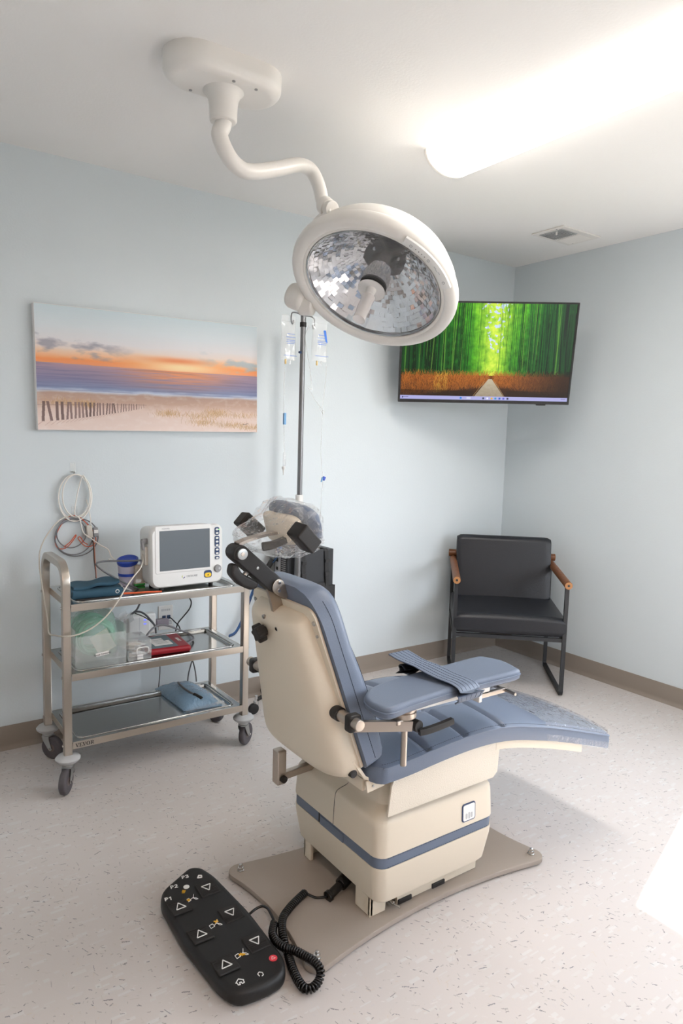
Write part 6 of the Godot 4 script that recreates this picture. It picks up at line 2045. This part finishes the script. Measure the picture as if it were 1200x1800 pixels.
	obj("white_edge", bx(Vector3(0.165, 0.005, 0.022), 0.001, Vector3(0.012, 0.012, 0.157), 1, Basis(Vector3.UP, -0.17) * Basis(Vector3.BACK, 0.12)), M.bag_film, bp)
	obj("inner_tube", tube(MB.new(), spl([Vector3(-0.02, 0.055, -0.06), Vector3(-0.03, 0.06, -0.01), Vector3(-0.025, 0.055, 0.05), Vector3(0.01, 0.035, 0.115)], 5), 0.0045, 8), M.cable_dark_grey, bp)
	obj("tube_tip", rod(MB.new(), Vector3(-0.008, 0.046, 0.085), Vector3(0.014, 0.034, 0.122), 0.008, 12, 0.002), M.black_rubber, bp)

# ------------------------------------------------------------------ foot control and its coiled cord
func build_pedal() -> void:
	var t := thing("foot_control", "black multi-button foot control on the floor beside the chair", "foot pedal", Vector3(-2.71, 0, 1.49))
	var flat := Basis(Vector3(1, 0, 0), Vector3(0, 0, 1), Vector3(0, -1, 0))
	var o := t.position
	var outl: Array = []
	for p in [Vector2(-2.676, 1.222), Vector2(-2.785, 1.283), Vector2(-2.806, 1.33), Vector2(-2.812, 1.50), Vector2(-2.797, 1.69), Vector2(-2.775, 1.742), Vector2(-2.70, 1.752), Vector2(-2.648, 1.746), Vector2(-2.62, 1.70), Vector2(-2.614, 1.50), Vector2(-2.628, 1.30), Vector2(-2.645, 1.24)]:
		outl.append(p - Vector2(o.x, o.z))
	var sm := rounded(outl, 0.03, 4)
	obj("housing", prism(MB.new(), sm, 0.042, 0.016, Transform3D(flat, Vector3(0, 0.045, 0)), 4), M.pedal_black, t, 50.0)
	var top := 0.0455
	var bas := Basis(Vector3.RIGHT, -PI / 2.0)
	# six rocker keys with triangles
	var keys := [[-2.675, 1.352, 1.0], [-2.771, 1.384, -1.0], [-2.665, 1.484, 1.0], [-2.767, 1.513, -1.0], [-2.659, 1.616, 1.0], [-2.759, 1.643, -1.0]]
	for k in keys:
		var p := Vector3(k[0], top, k[1]) - o
		p.y = top
		var key := obj("key", bx(Vector3(0.056, 0.006, 0.058), 0.0028, p + Vector3(0, 0.0005, 0), 2, Basis(Vector3.RIGHT, 0.05 * k[2])), M.pedal_key, t)
		var rgs := MB.new()
		for i in 7:
			rbox(rgs, Vector3(0.048, 0.001, 0.0022), 0.0004, Transform3D(Basis.IDENTITY, p + Vector3(0, 0.0038, -0.021 + i * 0.007)), 1)
		obj("grip_ridge", rgs, M.pedal_key, key)
		var trg := MB.new()
		var tri := [Vector3(0, 0.0045, 0.0135 * k[2]), Vector3(-0.0135, 0.0045, -0.0115 * k[2]), Vector3(0.0135, 0.0045, -0.0115 * k[2])]
		for i in 3:
			var dv: Vector3 = tri[(i + 1) % 3] - tri[i]
			rod(trg, p + tri[i], p + tri[(i + 1) % 3], 0.0014, 5)
		obj("arrow_mark", trg, M.print_white, key)
	# printed marks
	var yaw := Basis(Vector3.UP, deg_to_rad(-30.0))
	for e in [["P1", -2.785, 1.335], ["P2", -2.752, 1.293], ["P3", -2.708, 1.268]]:
		text(e[0], 0.02, M.print_white, t, Transform3D(yaw * Basis(Vector3.UP, deg_to_rad(18.0)) * bas, Vector3(e[1], top + 0.001, e[2]) - Vector3(o.x, 0, o.z)), "lettering", true)
	var strokes := func(called: String, m: Material, center: Vector2, pts: Array, r: float) -> void:
		var mb := MB.new()
		for i in pts.size() - 1:
			if pts[i] == null or pts[i + 1] == null:
				continue
			var a := Vector3(center.x - o.x + pts[i].x * 0.001, top + 0.0005, center.y - o.z + pts[i].y * 0.001)
			var b := Vector3(center.x - o.x + pts[i + 1].x * 0.001, top + 0.0005, center.y - o.z + pts[i + 1].y * 0.001)
			rod(mb, a, b, r, 5)
		obj(called, mb, m, t)
	for cy in [[-2.733, 1.369, 0], [-2.721, 1.499, 1], [-2.712, 1.632, 2]]:
		var c := Vector2(cy[0], cy[1])
		strokes.call("chair_symbol", M.print_white, c, [Vector2(-13, 8), Vector2(-13, -4), Vector2(-3, -6), Vector2(-1, 5), Vector2(-13, 8), null, Vector2(-1, 1), Vector2(9, -3), Vector2(15, -15)], 0.0009)
		strokes.call("chair_symbol", M.print_white, c, [Vector2(8, -2), Vector2(15, 3), Vector2(18, 10), Vector2(12, 8), Vector2(8, -2)], 0.0009)
		if cy[2] == 0:
			strokes.call("seat_symbol", M.print_yellow, c, [Vector2(-12, 4), Vector2(-4, 0), Vector2(-10, 0), Vector2(-3, 3)], 0.0035)
		elif cy[2] == 1:
			strokes.call("back_symbol", M.print_yellow, c, [Vector2(5, -4), Vector2(14, -14), null, Vector2(4, -13), Vector2(14, -6)], 0.002)
		else:
			strokes.call("leg_symbol", M.print_yellow, c, [Vector2(-4, 0), Vector2(6, 2), Vector2(11, 6), null, Vector2(2, -3), Vector2(4, 6)], 0.0024)
	var disc := func(called: String, m: Material, x: float, z: float, r: float) -> void:
		obj(called, rod(MB.new(), Vector3(x - o.x, top - 0.0005, z - o.z), Vector3(x - o.x, top + 0.001, z - o.z), r, 20), m, t)
	disc.call("stop_mark", M.print_red, -2.649, 1.687, 0.0105)
	strokes.call("stop_symbol", M.print_white, Vector2(-2.649, 1.687), [Vector2(-5, 3), Vector2(0, -6), Vector2(5, 3), Vector2(-5, 3)], 0.0009)
	strokes.call("return_symbol", M.print_white, Vector2(-2.70, 1.716), [Vector2(-5, 4), Vector2(-6, -4), Vector2(0, -8), Vector2(6, -3), Vector2(5, 5), Vector2(0, 7)], 0.0011)
	strokes.call("home_symbol", M.print_white, Vector2(-2.752, 1.711), [Vector2(-8, 6), Vector2(-8, -2), Vector2(-11, -2), Vector2(0, -11), Vector2(10, -2), Vector2(8, -1), Vector2(8, 6), Vector2(2, 7), Vector2(2, 1), Vector2(-3, 1), Vector2(-3, 7), Vector2(-8, 6)], 0.0012)
	disc.call("lamp_symbol", M.print_white, -2.722, 1.312, 0.0085)
	strokes.call("lamp_beam", M.print_yellow, Vector2(-2.735, 1.325), [Vector2(-6, 0), Vector2(2, 6), null, Vector2(-3, -4), Vector2(5, 2), null, Vector2(-8, 5), Vector2(-1, 9)], 0.001)
	strokes.call("rinse_symbol", M.print_white, Vector2(-2.672, 1.290), [Vector2(-7, 2), Vector2(0, -7), Vector2(7, -3), Vector2(4, 6), Vector2(-7, 2)], 0.0022)
	# coiled cord
	var path: Array = []
	for q in [[438, 1607, 0.025], [449, 1598, 0.028], [461, 1593, 0.032], [470, 1597, 0.033], [476, 1607, 0.033], [482, 1620, 0.034]]:
		path.append(at_y(q[0], q[1], q[2]))
	var c1 := path.duplicate()
	var cp: Array = []
	for q in [[482, 1622, 0.034], [479, 1641, 0.034], [486, 1655, 0.034], [499, 1665, 0.036], [516, 1670, 0.038], [535, 1680, 0.038], [553, 1691, 0.038], [563, 1706, 0.034], [560, 1724, 0.02], [548, 1737, 0.016], [535, 1737, 0.016], [523, 1722, 0.016], [514, 1702, 0.016], [507, 1680, 0.016], [500, 1658, 0.028], [496, 1636, 0.034], [497, 1614, 0.035], [508, 1597, 0.035], [521, 1583, 0.035], [536, 1569, 0.035]]:
		cp.append(at_y(q[0], q[1], q[2]))
	var sp := spl(cp, 40)
	var cord_thing := thing("spiral_cable", "black coiled cable from the foot control to the chair base", "cord")
	var fs := frames(sp)
	var hel := PackedVector3Array()
	var s := 0.0
	var pitch := 0.0072
	var nxt := 0.0
	for i in sp.size() - 1:
		var seg := sp[i].distance_to(sp[i + 1])
		while nxt <= s + seg:
			var u := (nxt - s) / maxf(seg, 1e-6)
			var a := TAU * nxt / pitch
			hel.append(sp[i].lerp(sp[i + 1], u) + (fs[i].x * cos(a) + fs[i].y * sin(a)) * 0.0088)
			nxt += pitch / 11.0
		s += seg
	obj("coil", tube(MB.new(), hel, 0.0031, 6), M.gloss_black, cord_thing, 70.0)
	obj("lead_in", tube(MB.new(), spl(c1 + [cp[0]], 6), 0.0036, 8), M.gloss_black, cord_thing, 70.0)
	var c2: Array = [cp[-1]]
	for q in [[545, 1574, 0.03], [556, 1578, 0.028], [570, 1577, 0.03]]:
		c2.append(at_y(q[0], q[1], q[2]))
	c2.append(Vector3(-2.396, 0.034, 1.555))
	obj("lead_out", tube(MB.new(), spl(c2, 6), 0.0036, 8), M.gloss_black, cord_thing, 70.0)
